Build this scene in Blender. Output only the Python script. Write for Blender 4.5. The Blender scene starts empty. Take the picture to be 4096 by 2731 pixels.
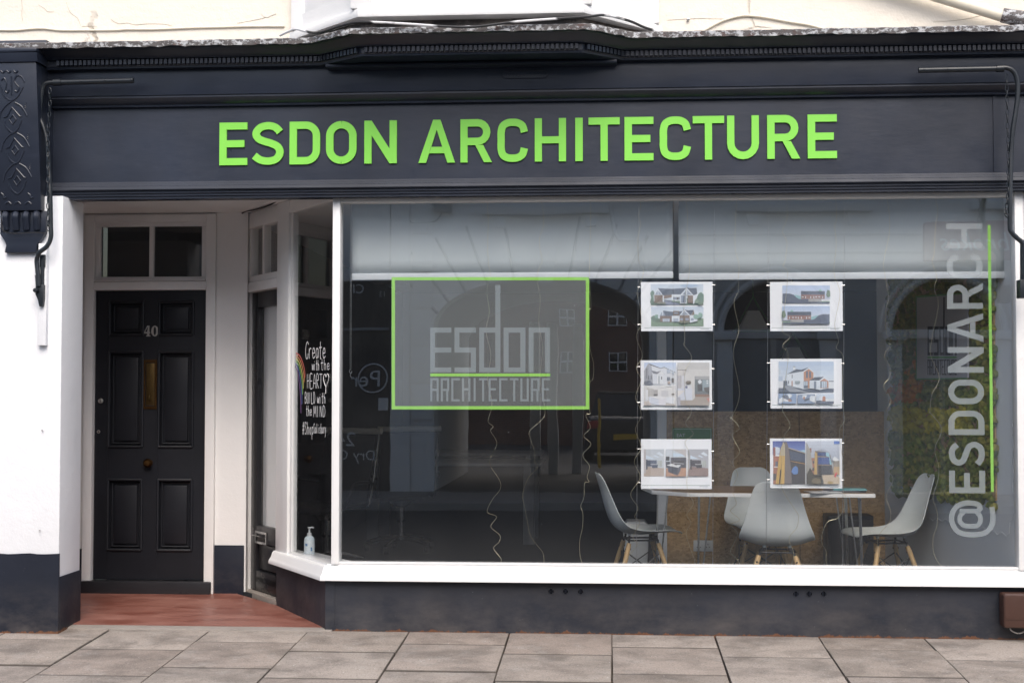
import bpy, bmesh, math, random
from mathutils import Vector, Matrix
R = math.radians
random.seed(7)
SC = bpy.context.scene
COL = SC.collection

# ------------------------------------------------------------------ camera
F = 5600.0                      # focal length in photograph pixels (4096 wide)
YAW, PIT = R(4.05), R(2.09)
CAM = Vector((0.0, -8.3, 1.415))
RM = Matrix.Rotation(YAW, 3, 'Z') @ Matrix.Rotation(math.pi/2 + PIT, 3, 'X')
cd = bpy.data.cameras.new('camera'); cam = bpy.data.objects.new('camera', cd)
COL.objects.link(cam); SC.camera = cam
cam.location = CAM; cam.rotation_euler = (math.pi/2 + PIT, 0, YAW)
cd.sensor_width = 36; cd.lens = F/4096*36; cd.clip_start = 0.05; cd.clip_end = 2000

# ------------------------------------------------------------------ sky, sun, exposure
SUN_EL, SUN_AZ = R(48), R(168)  # azimuth clockwise from +Y: the sun stands behind the camera
w = bpy.data.worlds.new('World'); SC.world = w; w.use_nodes = True
nt = w.node_tree; nt.nodes.clear()
sky = nt.nodes.new('ShaderNodeTexSky'); sky.sky_type = 'NISHITA'; sky.sun_disc = False
sky.sun_elevation = SUN_EL; sky.sun_rotation = SUN_AZ
sky.air_density = 1.0; sky.dust_density = 3.4; sky.ozone_density = 0.6
bg = nt.nodes.new('ShaderNodeBackground'); bg.inputs[1].default_value = 0.15
wo = nt.nodes.new('ShaderNodeOutputWorld')
nt.links.new(sky.outputs[0], bg.inputs[0]); nt.links.new(bg.outputs[0], wo.inputs[0])
sl = bpy.data.lights.new('sun', 'SUN'); sl.energy = 1.0; sl.angle = R(36); sl.color = (1, .985, .965)
so = bpy.data.objects.new('sun', sl); COL.objects.link(so)
sd = Vector((math.sin(SUN_AZ)*math.cos(SUN_EL), math.cos(SUN_AZ)*math.cos(SUN_EL), math.sin(SUN_EL)))
so.rotation_euler = sd.to_track_quat('Z', 'Y').to_euler(); so.location = sd*60
SC.view_settings.view_transform = 'Standard'; SC.view_settings.look = 'None'
SC.view_settings.gamma = 1; SC.view_settings.use_curve_mapping = False
SC.view_settings.exposure = 0.82
SC.render.engine = 'CYCLES'
cy = SC.cycles
cy.use_denoising = True
cy.max_bounces = 10; cy.diffuse_bounces = 5; cy.glossy_bounces = 5; cy.transparent_max_bounces = 24
cy.caustics_reflective = False; cy.caustics_refractive = False; cy.sample_clamp_indirect = 8

# ------------------------------------------------------------------ pixel -> place
def ray(u, v): return RM @ Vector(((u-2048)/F, (1365.5-v)/F, -1))
def P(u, v, Y):
    d = ray(u, v); return CAM + d*((Y-CAM.y)/d.y)
def PP(u, v, p0, n):
    d = ray(u, v); return CAM + d*((Vector(p0)-CAM).dot(n)/d.dot(n))
def ZR(u0, v0, s): return lambda x, y: (u0+x/s, v0+y/s)   # coordinates read in an enlarged view
def rect(u0, v0, u1, v1, Y):
    um, vm = (u0+u1)/2, (v0+v1)/2
    return P(u0, vm, Y).x, P(u1, vm, Y).x, P(um, v1, Y).z, P(um, v0, Y).z   # x0,x1,z0,z1

# ------------------------------------------------------------------ mesh helpers
def catmull(p, n=6):
    p = [Vector(q) for q in p]
    if len(p) < 3: return p
    out = []
    for i in range(len(p)-1):
        a, b, c, d = p[max(i-1, 0)], p[i], p[i+1], p[min(i+2, len(p)-1)]
        for k in range(n):
            t = k/n
            out.append(.5*((2*b)+(c-a)*t+(2*a-5*b+4*c-d)*t*t+(3*b-a-3*c+d)*t**3))
    out.append(p[-1]); return out

class MB:
    def __init__(s): s.v = []; s.f = []; s.c = []
    def add(s, vs, fs, col=None):
        o = len(s.v); s.v += [tuple(q) for q in vs]
        for f in fs: s.f.append([i+o for i in f]); s.c.append(col)
        return s
    def box(s, x0, x1, y0, y1, z0, z1, col=None):
        vs = [(x, y, z) for x in (x0, x1) for y in (y0, y1) for z in (z0, z1)]
        return s.add(vs, [(0,1,3,2),(4,6,7,5),(0,4,5,1),(2,3,7,6),(0,2,6,4),(1,5,7,3)], col)
    def obox(s, c, ex, ey, ez, col=None):
        c, ex, ey, ez = map(Vector, (c, ex, ey, ez))
        vs = [c+ex*a+ey*b+ez*d for a in (-1,1) for b in (-1,1) for d in (-1,1)]
        return s.add(vs, [(0,1,3,2),(4,6,7,5),(0,4,5,1),(2,3,7,6),(0,2,6,4),(1,5,7,3)], col)
    def prism(s, pts, ext, col=None):
        pts = [Vector(p) for p in pts]; n = len(pts); ext = Vector(ext)
        fs = [tuple(range(n)), tuple(range(2*n-1, n-1, -1))]
        fs += [(i, (i+1) % n, (i+1) % n+n, i+n) for i in range(n)]
        return s.add(pts+[p+ext for p in pts], fs, col)
    def flat(s, pts, col=None): return s.add(pts, [tuple(range(len(pts)))], col)
    def tube(s, path, r, n=8, col=None):
        path = [Vector(p) for p in path]; m = len(path)
        rs = r if isinstance(r, (list, tuple)) else [r]*m
        t0 = (path[1]-path[0]).normalized()
        up = Vector((0,0,1)) if abs(t0.z) < .9 else Vector((0,1,0))
        nx = t0.cross(up).normalized(); vs = []
        for i in range(m):
            t = (path[min(i+1, m-1)]-path[max(i-1, 0)])
            if t.length < 1e-9: t = t0
            t.normalize(); nx = (nx-t*nx.dot(t))
            if nx.length < 1e-6: nx = t.orthogonal()
            nx.normalize(); ny = t.cross(nx)
            vs += [path[i]+(nx*math.cos(2*math.pi*k/n)+ny*math.sin(2*math.pi*k/n))*rs[i] for k in range(n)]
        fs = [(i*n+k, i*n+(k+1) % n, (i+1)*n+(k+1) % n, (i+1)*n+k) for i in range(m-1) for k in range(n)]
        fs += [tuple(range(n)), tuple(range(m*n-1, (m-1)*n-1, -1))]
        return s.add(vs, fs, col)
    def lathe(s, prof, c=(0,0,0), axis='Z', n=16, col=None):
        c = Vector(c); vs = []
        for r, h in prof:
            for k in range(n):
                a = 2*math.pi*k/n; x, y = r*math.cos(a), r*math.sin(a)
                vs.append(c+Vector({'Z':(x,y,h), 'Y':(x,h,y), 'X':(h,x,y)}[axis]))
        m = len(prof)
        fs = [(i*n+k, i*n+(k+1) % n, (i+1)*n+(k+1) % n, (i+1)*n+k) for i in range(m-1) for k in range(n)]
        fs += [tuple(range(n)), tuple(range(m*n-1, (m-1)*n-1, -1))]
        return s.add(vs, fs, col)
    def sweepx(s, prof, x0, x1, col=None):
        return s.prism([(x0, y, z) for y, z in prof], (x1-x0, 0, 0), col)
    def sweep(s, path, prof, closed=False, col=None):
        """path: plan points left to right; prof: (outward distance, z), a closed outline"""
        p = [Vector(q) for q in path]; m = len(p); k = len(prof); vs = []
        for i in range(m):
            d0 = (p[i]-p[i-1]).normalized() if i > 0 else None
            d1 = (p[i+1]-p[i]).normalized() if i < m-1 else None
            n0 = Vector((d0.y, -d0.x)) if d0 else None; n1 = Vector((d1.y, -d1.x)) if d1 else None
            if n0 and n1:
                b = (n0+n1).normalized(); mi = b/max(b.dot(n0), .2)
            else: mi = n0 or n1
            vs += [(p[i].x+mi.x*d, p[i].y+mi.y*d, z) for d, z in prof]
        fs = [(i*k+j, i*k+(j+1) % k, (i+1)*k+(j+1) % k, (i+1)*k+j) for i in range(m-1) for j in range(k)]
        fs += [tuple(range(k)), tuple(range(m*k-1, (m-1)*k-1, -1))]
        return s.add(vs, fs, col)
    def grid(s, rows, closed=False, col=None):
        m, k = len(rows), len(rows[0])
        return s.add([q for r in rows for q in r],
                     [(i*k+j, i*k+j+1, (i+1)*k+j+1, (i+1)*k+j) for i in range(m-1) for j in range(k-1)], col)

WPOS = {}
def ob(name, mb, mat, parent=None, bevel=0, smooth=True, seg=2, recalc=True, angle=35):
    me = bpy.data.meshes.new(name)
    c = Vector((0, 0, 0))
    if mb.v:
        lo = [min(q[i] for q in mb.v) for i in range(3)]; hi = [max(q[i] for q in mb.v) for i in range(3)]
        c = Vector([(a+b)/2 for a, b in zip(lo, hi)])
    me.from_pydata([Vector(q)-c for q in mb.v], [], mb.f)
    if any(k is not None for k in mb.c):
        at = me.color_attributes.new('Col', 'FLOAT_COLOR', 'CORNER')
        for p in me.polygons:
            k = mb.c[p.index] or (1, 1, 1)
            for li in p.loop_indices: at.data[li].color = (k[0], k[1], k[2], 1)
    bm = bmesh.new(); bm.from_mesh(me)
    if recalc: bmesh.ops.recalc_face_normals(bm, faces=bm.faces)
    if bevel:
        es = [e for e in bm.edges if len(e.link_faces) == 2 and e.calc_face_angle(0) > .5]
        bmesh.ops.bevel(bm, geom=es, offset=bevel, segments=seg, affect='EDGES', clamp_overlap=True, profile=.6)
    bm.to_mesh(me); bm.free()
    if smooth:
        me.shade_smooth(); me.set_sharp_from_angle(angle=R(angle))
    o = bpy.data.objects.new(name, me); COL.objects.link(o)
    if mat: me.materials.append(M[mat] if isinstance(mat, str) else mat)
    WPOS[o] = c
    o.location = c - (WPOS[parent] if parent else Vector((0, 0, 0)))
    if parent: o.parent = parent
    return o
def tag(o, label=None, cat=None, group=None, kind=None):
    for k, q in (('label', label), ('category', cat), ('group', group), ('kind', kind)):
        if q: o[k] = q
    return o
def thing(name, loc, label, cat, group=None):
    o = bpy.data.objects.new(name, None); COL.objects.link(o); o.empty_display_size = .1
    o.location = Vector(loc); WPOS[o] = Vector(loc)
    return tag(o, label, cat, group)
def struct(o): o['kind'] = 'structure'; return o
def copy_tree(o, parent=None):
    c = o.copy(); COL.objects.link(c); c.parent = parent
    for ch in list(o.children): copy_tree(ch, c)
    return c

# ------------------------------------------------------------------ materials
M = {}
def lin(c): return tuple((x/12.92 if x <= .04045 else ((x+.055)/1.055)**2.4) for x in c)
def srgb_hazed(r, g, b): return tuple(x*.86+.10 for x in lin((r/255, g/255, b/255)))  # lifted towards white: haze of reflections put into the colour
class NT:
    def __init__(s, name):
        m = bpy.data.materials.new(name); m.use_nodes = True; s.m = m; s.t = m.node_tree; s.t.nodes.clear()
        s.out = s.n('ShaderNodeOutputMaterial'); M[name] = m
        s.pos = None
    def n(s, ty, **kw):
        x = s.t.nodes.new(ty)
        for k, v in kw.items(): setattr(x, k, v)
        return x
    def l(s, a, b): s.t.links.new(a, b)
    def P(s, scale=(1, 1, 1)):
        if not s.pos: s.pos = s.n('ShaderNodeNewGeometry').outputs['Position']
        if scale == (1, 1, 1): return s.pos
        mp = s.n('ShaderNodeMapping'); mp.inputs['Scale'].default_value = scale; s.l(s.pos, mp.inputs[0]); return mp.outputs[0]
    def noise(s, sc, detail=4, rough=.55, stretch=(1, 1, 1), dist=0):
        q = s.n('ShaderNodeTexNoise'); q.inputs['Scale'].default_value = sc; q.inputs['Detail'].default_value = detail
        q.inputs['Roughness'].default_value = rough; q.inputs['Distortion'].default_value = dist
        s.l(s.P(stretch), q.inputs['Vector']); return q.outputs['Fac']
    def voro(s, sc, feat='F1', stretch=(1, 1, 1), out='Distance'):
        q = s.n('ShaderNodeTexVoronoi', feature=feat); q.inputs['Scale'].default_value = sc
        s.l(s.P(stretch), q.inputs['Vector']); return q.outputs[out]
    def ramp(s, fac, stops):
        q = s.n('ShaderNodeValToRGB'); e = q.color_ramp.elements
        while len(e) < len(stops): e.new(.5)
        for k, (p, c) in enumerate(stops):
            e[k].position = p; e[k].color = (*((c, c, c) if isinstance(c, (int, float)) else c), 1)
        s.l(fac, q.inputs[0]); return q.outputs[0]
    def mix(s, fac, a, b, mode='MIX'):
        q = s.n('ShaderNodeMix', data_type='RGBA', blend_type=mode)
        for i, x in ((0, fac), (6, a), (7, b)):
            if isinstance(x, (int, float)): q.inputs[i].default_value = x if i == 0 else (x, x, x, 1)
            elif isinstance(x, tuple): q.inputs[i].default_value = (*x, 1)
            else: s.l(x, q.inputs[i])
        return q.outputs[2]
    def math(s, op, a, b=0.0):
        q = s.n('ShaderNodeMath', operation=op)
        for i, x in ((0, a), (1, b)):
            if isinstance(x, (int, float)): q.inputs[i].default_value = x
            else: s.l(x, q.inputs[i])
        return q.outputs[0]
    def bsdf(s, col, rough=.5, metal=0, spec=.5, bump=None, bstr=.2, bdist=.01, coat=0, bump2=None):
        b = s.n('ShaderNodeBsdfPrincipled')
        if isinstance(col, tuple): b.inputs['Base Color'].default_value = (*col, 1)
        else: s.l(col, b.inputs['Base Color'])
        if isinstance(rough, (int, float)): b.inputs['Roughness'].default_value = rough
        else: s.l(rough, b.inputs['Roughness'])
        b.inputs['Metallic'].default_value = metal; b.inputs['Specular IOR Level'].default_value = spec
        b.inputs['Coat Weight'].default_value = coat
        if bump is not None:
            q = s.n('ShaderNodeBump'); q.inputs['Strength'].default_value = bstr; q.inputs['Distance'].default_value = bdist
            s.l(bump, q.inputs['Height']); s.l(q.outputs[0], b.inputs['Normal'])
        s.l(b.outputs[0], s.out.inputs[0]); return b
def plain(name, col, rough=.5, metal=0, spec=.5, var=.12, vs=6, bump=0, bs=60):
    t = NT(name); n1 = t.noise(vs, 5)
    c = t.mix(n1, tuple(x*(1-var) for x in col), tuple(min(1, x*(1+var)) for x in col))
    r = t.math('ADD', t.math('MULTIPLY', t.noise(vs*3, 3), .25), max(0.02, rough-.12))
    t.bsdf(c, r, metal, spec, t.noise(bs, 4) if bump else None, bump)

# charcoal shopfront paint: brushed, faintly dusty, worn low down
def charcoal(name, base, worn=False, rough=.34, spec=.5):
    t = NT(name)
    big = t.noise(1.6, 6, .62); fine = t.noise(30, 5, .6, (.25, 1, 1))
    c = t.mix(t.ramp(big, [(.3, 0.), (.72, 1.)]), tuple(x*.8 for x in base), tuple(x*1.35 for x in base))
    c = t.mix(t.ramp(t.noise(9, 8, .7, (.6, 1, 1.6)), [(.6, 0.), (.78, .35)]), c, tuple(x*2.1+.012 for x in base))
    if worn:
        sp = t.ramp(t.voro(38), [(.03, 1.), (.06, 0.)])
        sp = t.math('MULTIPLY', sp, t.ramp(t.noise(7, 2), [(.55, 0.), (.62, .8)]))
        c = t.mix(sp, c, (.3, .3, .3))
        z = t.n('ShaderNodeSeparateXYZ'); t.l(t.P(), z.inputs[0])
        low = t.math('SUBTRACT', 1, t.math('MULTIPLY', z.outputs[2], 3.2))
        dust = t.math('MULTIPLY', low, t.ramp(t.noise(5, 7, .7, (.5, 1, 1)), [(.4, 0.), (.75, .5)]))
        dust = t.n_clamp(dust) if hasattr(t, 'n_clamp') else dust
        q = t.n('ShaderNodeClamp'); t.l(dust, q.inputs[0])
        c = t.mix(q.outputs[0], c, (.16, .14, .125))
        edge = t.math('SUBTRACT', t.math('MULTIPLY', t.math('SUBTRACT', t.noise(9, 7, .72, (1, 1, .2)), .44), .11), z.outputs[2])
        e = t.n('ShaderNodeClamp'); t.l(t.math('MULTIPLY', edge, 160), e.inputs[0])
        c = t.mix(t.math('MULTIPLY', e.outputs[0], .8), c, t.mix(t.noise(40, 3), (.05, .02, .01), (.3, .13, .06)))
    r = t.math('ADD', t.math('MULTIPLY', t.noise(5, 6, .65), .3), rough-.14)
    hgt = t.math('ADD', t.math('MULTIPLY', fine, .5), t.noise(4, 4))
    t.bsdf(c, r, 0, spec, hgt, .22, .006)
charcoal('paint_charcoal', (.0175, .0225, .0365))
charcoal('paint_mould', (.021, .026, .039), False, .48, .3)
charcoal('paint_plinth', (.0095, .0125, .022), True, .55, .35)
charcoal('paint_riser', (.0195, .0225, .031), True, .48, .4)
charcoal('paint_door', (.0095, .0105, .0145), False, .42, .38)
charcoal('paint_metal', (.013, .017, .022), False, .38)
charcoal('paint_shopdoor', (.018, .018, .021), False, .3)

def whitepaint(name, base, rough=.35, bump=.15, crack=False, dirt=.25):
    t = NT(name)
    c = t.mix(t.ramp(t.noise(2.2, 6, .6), [(.35, 0.), (.75, 1.)]), base, tuple(x*.93 for x in base))
    d = t.ramp(t.noise(7, 9, .75), [(.62, 0.), (.8, dirt)])
    c = t.mix(d, c, tuple(x*y for x, y in zip(base, (.62, .58, .5))))
    h = t.math('ADD', t.noise(14, 5, .6), t.math('MULTIPLY', t.noise(90, 3), .25))
    if crack:
        v = t.n('ShaderNodeTexVoronoi', feature='DISTANCE_TO_EDGE'); v.inputs['Scale'].default_value = 1.15
        wv = t.n('ShaderNodeMix', data_type='VECTOR'); nz = t.n('ShaderNodeTexNoise'); nz.inputs['Scale'].default_value = 3.2; nz.inputs['Detail'].default_value = 7
        t.l(t.P(), nz.inputs['Vector']); wv.inputs[0].default_value = .28
        t.l(t.P(), wv.inputs[4]); t.l(nz.outputs['Color'], wv.inputs[5]); t.l(wv.outputs[1], v.inputs['Vector'])
        ln = t.ramp(v.outputs['Distance'], [(.004, 1.), (.011, 0.)])
        ln = t.math('MULTIPLY', ln, t.ramp(t.noise(1.7, 3), [(.5, 0.), (.6, 1.)]))
        c = t.mix(t.math('MULTIPLY', ln, .6), c, (.25, .2, .14))
        h = t.math('SUBTRACT', h, t.math('MULTIPLY', ln, 2.))
    t.bsdf(c, rough, 0, .5, h, bump, .012)
whitepaint('white_gloss', (.80, .80, .79), .28, .08)
whitepaint('white_frame_old', (.82, .82, .81), .32, .25, dirt=.5)
whitepaint('white_wall', (.80, .81, .83), .6, .3, dirt=.2)
whitepaint('lobby_wall', (.82, .81, .795), .55, .22, dirt=.2)
whitepaint('cream_wall', (.80, .74, .64), .65, .5, True, .35)
whitepaint('cream_pipe', (.74, .68, .55), .45, .15)

t = NT('lead')   # peeling paint on lead flashing
m1 = t.ramp(t.noise(34, 8, .72, (.8, 1, 1.2)), [(.5, 0.), (.56, 1.)])
dk = t.mix(t.noise(45, 5), (.045, .042, .042), (.16, .145, .14))
dk = t.mix(t.ramp(t.noise(9, 4), [(.58, 0.), (.66, .6)]), dk, (.09, .035, .025))
t.bsdf(t.mix(m1, dk, (.5, .51, .52)), .6, 0, .4, t.math('ADD', m1, t.noise(60, 4)), .5, .006)
t = NT('lead_dark')
t.bsdf(t.mix(t.ramp(t.noise(7, 7, .7), [(.45, 0.), (.7, 1.)]), (.05, .045, .045), (.26, .22, .19)), .6, 0, .4, t.noise(25, 5), .4)

t = NT('sign_green'); t.bsdf(t.mix(t.noise(9, 4), (.22, .66, .07), (.25, .70, .09)), .42, 0, .45, t.noise(80, 3), .03)
plain('glyph_edge', (.02, .06, .015), .5)

t = NT('slab')   # concrete paving flags
oi = t.n('ShaderNodeObjectInfo'); tc = t.n('ShaderNodeTexCoord'); sx = t.n('ShaderNodeSeparateXYZ'); t.l(tc.outputs['Generated'], sx.inputs[0])
base = t.ramp(oi.outputs['Random'], [(0., (.275, .232, .194)), (.35, (.37, .322, .278)), (.7, (.295, .243, .205)), (1., (.40, .352, .305))])
st = t.ramp(t.noise(3.4, 10, .68, (1, 1.3, 1), .4), [(.45, 0.), (.63, 1.)])
c = t.mix(t.math('MULTIPLY', st, .62), base, (.115, .098, .084))
c = t.mix(t.ramp(t.noise(6.5, 10, .74), [(.52, 0.), (.7, .55)]), c, (.40, .37, .335))
c = t.mix(t.ramp(t.noise(95, 4, .75), [(.52, 0.), (.64, .6)]), c, (.105, .095, .085))
c = t.mix(t.ramp(t.noise(130, 3, .7), [(.58, 0.), (.68, .6)]), c, (.50, .47, .43))
c = t.mix(t.math('MULTIPLY', t.ramp(t.voro(24), [(.06, 1.), (.10, 0.)]), t.ramp(t.noise(5, 2), [(.52, 0.), (.58, .8)])), c, (.66, .64, .61))
c = t.mix(t.math('MULTIPLY', t.ramp(t.voro(5.3), [(.05, 1.), (.075, 0.)]), t.ramp(t.noise(3.3, 2), [(.48, 0.), (.54, .5)])), c, (.12, .115, .11))
def edge_(o, w_):                       # grime along the joints
    d = t.math('SUBTRACT', .5, t.math('ABSOLUTE', t.math('SUBTRACT', o, .5)))
    q = t.n('ShaderNodeClamp'); t.l(t.math('SUBTRACT', 1, t.math('DIVIDE', t.math('SUBTRACT', d, t.math('MULTIPLY', t.noise(22, 6, .7), w_*.7)), w_)), q.inputs[0]); return q.outputs[0]
c = t.mix(t.math('MULTIPLY', edge_(sx.outputs[1], .018), .75), c, (.05, .043, .036))
c = t.mix(t.math('MULTIPLY', edge_(sx.outputs[0], .008), .45), c, (.075, .06, .048))
t.bsdf(c, t.math('ADD', t.math('MULTIPLY', st, -.15), .78), 0, .35, t.math('ADD', t.noise(120, 4), t.noise(12, 5)), .35, .004)
plain('joint_dirt', (.13, .105, .08), .9, var=.4, vs=20, bump=.5)
plain('kerb_stone', (.3, .28, .26), .8, var=.2, vs=9, bump=.3)
t = NT('asphalt'); t.bsdf(t.mix(t.noise(60, 6, .7), (.035, .035, .036), (.085, .083, .08)), .85, 0, .4, t.noise(140, 4), .5)
plain('stone_step', (.27, .24, .212), .8, var=.25, vs=7, bump=.35)
t = NT('red_floor')
a = t.ramp(t.noise(3.2, 7, .65, (.7, 1.6, 1)), [(.34, 0.), (.66, 1.)])
c = t.mix(a, (.165, .05, .034), (.29, .135, .105))
c = t.mix(t.ramp(t.noise(9, 8, .72), [(.56, 0.), (.76, .6)]), c, (.36, .2, .165))
c = t.mix(t.math('MULTIPLY', t.ramp(t.voro(15), [(.05, 1.), (.08, 0.)]), t.ramp(t.noise(4, 2), [(.55, 0.), (.6, .7)])), c, (.5, .42, .38))
t.bsdf(c, t.math('ADD', t.math('MULTIPLY', a, .3), .3), 0, .5, t.noise(40, 5), .15, .005)

# window glass: clear, with Schlick reflection on each face
def glass(name, tint=(1, 1, 1), dust=.0, f0=.05):
    t = NT(name)
    g = t.n('ShaderNodeNewGeometry')
    d = t.n('ShaderNodeVectorMath', operation='DOT_PRODUCT'); t.l(g.outputs['Normal'], d.inputs[0]); t.l(g.outputs['Incoming'], d.inputs[1])
    ca = t.math('ABSOLUTE', d.outputs['Value'])
    k = t.math('POWER', t.math('SUBTRACT', 1, ca), 5)
    fr = t.math('ADD', t.math('MULTIPLY', k, 1-f0), f0)
    tr = t.n('ShaderNodeBsdfTransparent'); tr.inputs[0].default_value = (*tint, 1)
    gl = t.n('ShaderNodeBsdfGlossy'); gl.inputs['Roughness'].default_value = .002; gl.inputs['Color'].default_value = (1, 1, 1, 1)
    bp = t.n('ShaderNodeBump'); bp.inputs['Strength'].default_value = .25; bp.inputs['Distance'].default_value = .0016
    t.l(t.noise(2.2, 2, .4), bp.inputs['Height']); t.l(bp.outputs[0], gl.inputs['Normal'])   # slight waviness of the sheet
    mx = t.n('ShaderNodeMixShader'); t.l(fr, mx.inputs[0]); t.l(tr.outputs[0], mx.inputs[1]); t.l(gl.outputs[0], mx.inputs[2])
    df = t.n('ShaderNodeBsdfDiffuse'); df.inputs[0].default_value = (.7, .72, .74, 1)
    m2 = t.n('ShaderNodeMixShader'); t.l(mx.outputs[0], m2.inputs[1]); t.l(df.outputs[0], m2.inputs[2])
    sp = t.math('MULTIPLY', t.ramp(t.voro(11), [(.02, 1.), (.035, 0.)]), t.ramp(t.noise(6, 2), [(.56, 0.), (.62, .6)]))
    t.l(t.math('ADD', t.math('MULTIPLY', t.noise(2.5, 5), dust), sp), m2.inputs[0])
    t.l(m2.outputs[0], t.out.inputs[0])
glass('window_glass', (.985, .99, .99), .012, .085)
glass('dull_glass', (.35, .33, .3), .09, .03)
glass('car_glass', (.25, .27, .28), .02)
def film(name, col, fac):
    t = NT(name)
    tr = t.n('ShaderNodeBsdfTransparent'); df = t.n('ShaderNodeBsdfDiffuse'); df.inputs[0].default_value = (*col, 1)
    mx = t.n('ShaderNodeMixShader'); mx.inputs[0].default_value = fac
    t.l(tr.outputs[0], mx.inputs[1]); t.l(df.outputs[0], mx.inputs[2]); t.l(mx.outputs[0], t.out.inputs[0])
film('frost_film', (.46, .50, .51), .29)
film('frost_letter', (.54, .62, .66), .38)
film('frost_text', (.60, .66, .68), .44)
film('green_film', (.34, .70, .14), .95)
film('chalk', (.85, .85, .83), .95)

def col_attr(name, rough=.6):
    t = NT(name); a = t.n('ShaderNodeVertexColor', layer_name='Col')
    c = t.mix(t.noise(60, 4), t.mix(.12, a.outputs[0], (0., 0., 0.)), a.outputs[0])
    t.bsdf(c, rough, 0, .3)
col_attr('printed', .35)
t = NT('moss'); a = t.n('ShaderNodeVertexColor', layer_name='Col')
t.bsdf(t.mix(t.noise(170, 5, .7), t.mix(.4, a.outputs[0], (.02, .025, .0)), a.outputs[0]), .95, 0, .1, t.noise(260, 4), 1., .01)
plain('vent_shade', (.001, .001, .001), .95, spec=.0)  # black that stands in for the shade inside the vents
plain('crack_line', (.48, .42, .33), .9, var=.5, vs=20)
plain('paper', (.86, .885, .92), .5, var=.03)
plain('steel', (.55, .55, .55), .3, 1, var=.1, vs=30)
plain('chrome', (.6, .6, .6), .18, 1, var=.05)
plain('wire_gold', (.66, .60, .42), .35, 1, var=.2, vs=40)
plain('blind_fabric', (.50, .55, .565), .85, var=.05, vs=3, bump=.1, bs=300)
plain('blind_bar', (.60, .64, .67), .5, var=.03)
plain('chair_shell', (.82, .865, .855), .33, var=.02)
t = NT('beech'); t.bsdf(t.mix(t.noise(14, 6, .6, (6, 6, .6)), (.47, .29, .12), (.66, .46, .23)), .45, 0, .4)
t = NT('osb')
v1 = t.voro(42, stretch=(1, 1, 1.7), out='Color'); bwn = t.n('ShaderNodeRGBToBW'); t.l(v1, bwn.inputs[0])
c = t.mix(bwn.outputs[0], (.36, .22, .09), (.62, .42, .21))
c = t.mix(t.ramp(t.noise(110, 3), [(.60, 0.), (.68, .75)]), c, (.05, .028, .012))
t.bsdf(c, .7, 0, .3, bwn.outputs[0], .15)
t = NT('table_wood'); t.bsdf(t.mix(t.noise(9, 7, .6, (1, 8, 1)), (.17, .10, .05), (.30, .185, .10)), .32, 0, .5)
plain('black_plastic', (.012, .012, .014), .45)
plain('black_fabric', (.014, .014, .017), .8, bump=.3, bs=200)
plain('dark_room', (.055, .055, .058), .8, var=.2, vs=2)  # dark wall tone stands in for shade deep in the room
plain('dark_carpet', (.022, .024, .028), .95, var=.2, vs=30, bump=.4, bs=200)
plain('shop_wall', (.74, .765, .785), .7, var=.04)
plain('grey_laminate', (.30, .31, .32), .5, var=.05)
plain('pale_plastic', (.66, .68, .68), .45, var=.03)
plain('cream_leather', (.55, .52, .44), .5, var=.05)
plain('brass_old', (.10, .052, .02), .42, 1, var=.35, vs=30)
plain('brass', (.13, .085, .035), .42, 1, var=.4, vs=40)
plain('silver_num', (.72, .70, .66), .3, 1, var=.1, vs=30)
plain('bottle_plastic', (.70, .80, .84), .35, var=.03)
plain('bottle_label', (.78, .85, .87), .5, var=.03)
plain('label_ink', (.12, .25, .45), .5)
plain('brown_plastic', (.060, .028, .020), .42, var=.12, vs=9, bump=.05)
plain('green_wire', (.02, .13, .02), .4)
plain('eat_green', (.10, .30, .085), .5, var=.05)
plain('sign_grey', (.40, .40, .43), .6, var=.04)
plain('ink_dark', (.02, .018, .022), .5)
plain('cable_black', (.012, .012, .013), .5)
plain('plaster_grey', (.55, .54, .52), .8, var=.14, vs=3, bump=.3)
plain('plaster_light', (.78, .77, .75), .8, var=.1, vs=3, bump=.3)
plain('shop_dark', (.022, .022, .025), .5, var=.1)
plain('sign_maroon', (.30, .05, .06), .5, var=.05)
plain('opp_white', (.78, .78, .78), .5, var=.05)
t = NT('far_brick')
br = t.n('ShaderNodeTexBrick'); br.inputs['Scale'].default_value = 4.4
br.inputs['Color1'].default_value = (.21, .085, .05, 1); br.inputs['Color2'].default_value = (.14, .055, .035, 1); br.inputs['Mortar'].default_value = (.25, .22, .19, 1)
br.inputs['Mortar Size'].default_value = .02
mpv = t.n('ShaderNodeMapping'); mpv.inputs['Rotation'].default_value = (R(90), 0, 0); t.l(t.P(), mpv.inputs[0]); t.l(mpv.outputs[0], br.inputs['Vector'])
t.bsdf(br.outputs[0], .9)
plain('car_paint', (.05, .052, .056), .25, .3)
plain('tyre', (.015, .015, .015), .9)
plain('tail_red', (.35, .02, .02), .3)
plain('plate_yellow', (.65, .45, .03), .5)
plain('post_yellow', (.6, .4, .02), .5)
plain('roof_tile', (.12, .07, .055), .85, var=.2, vs=20)
plain('net_curtain', (.6, .62, .64), .9, var=.05)

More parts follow.
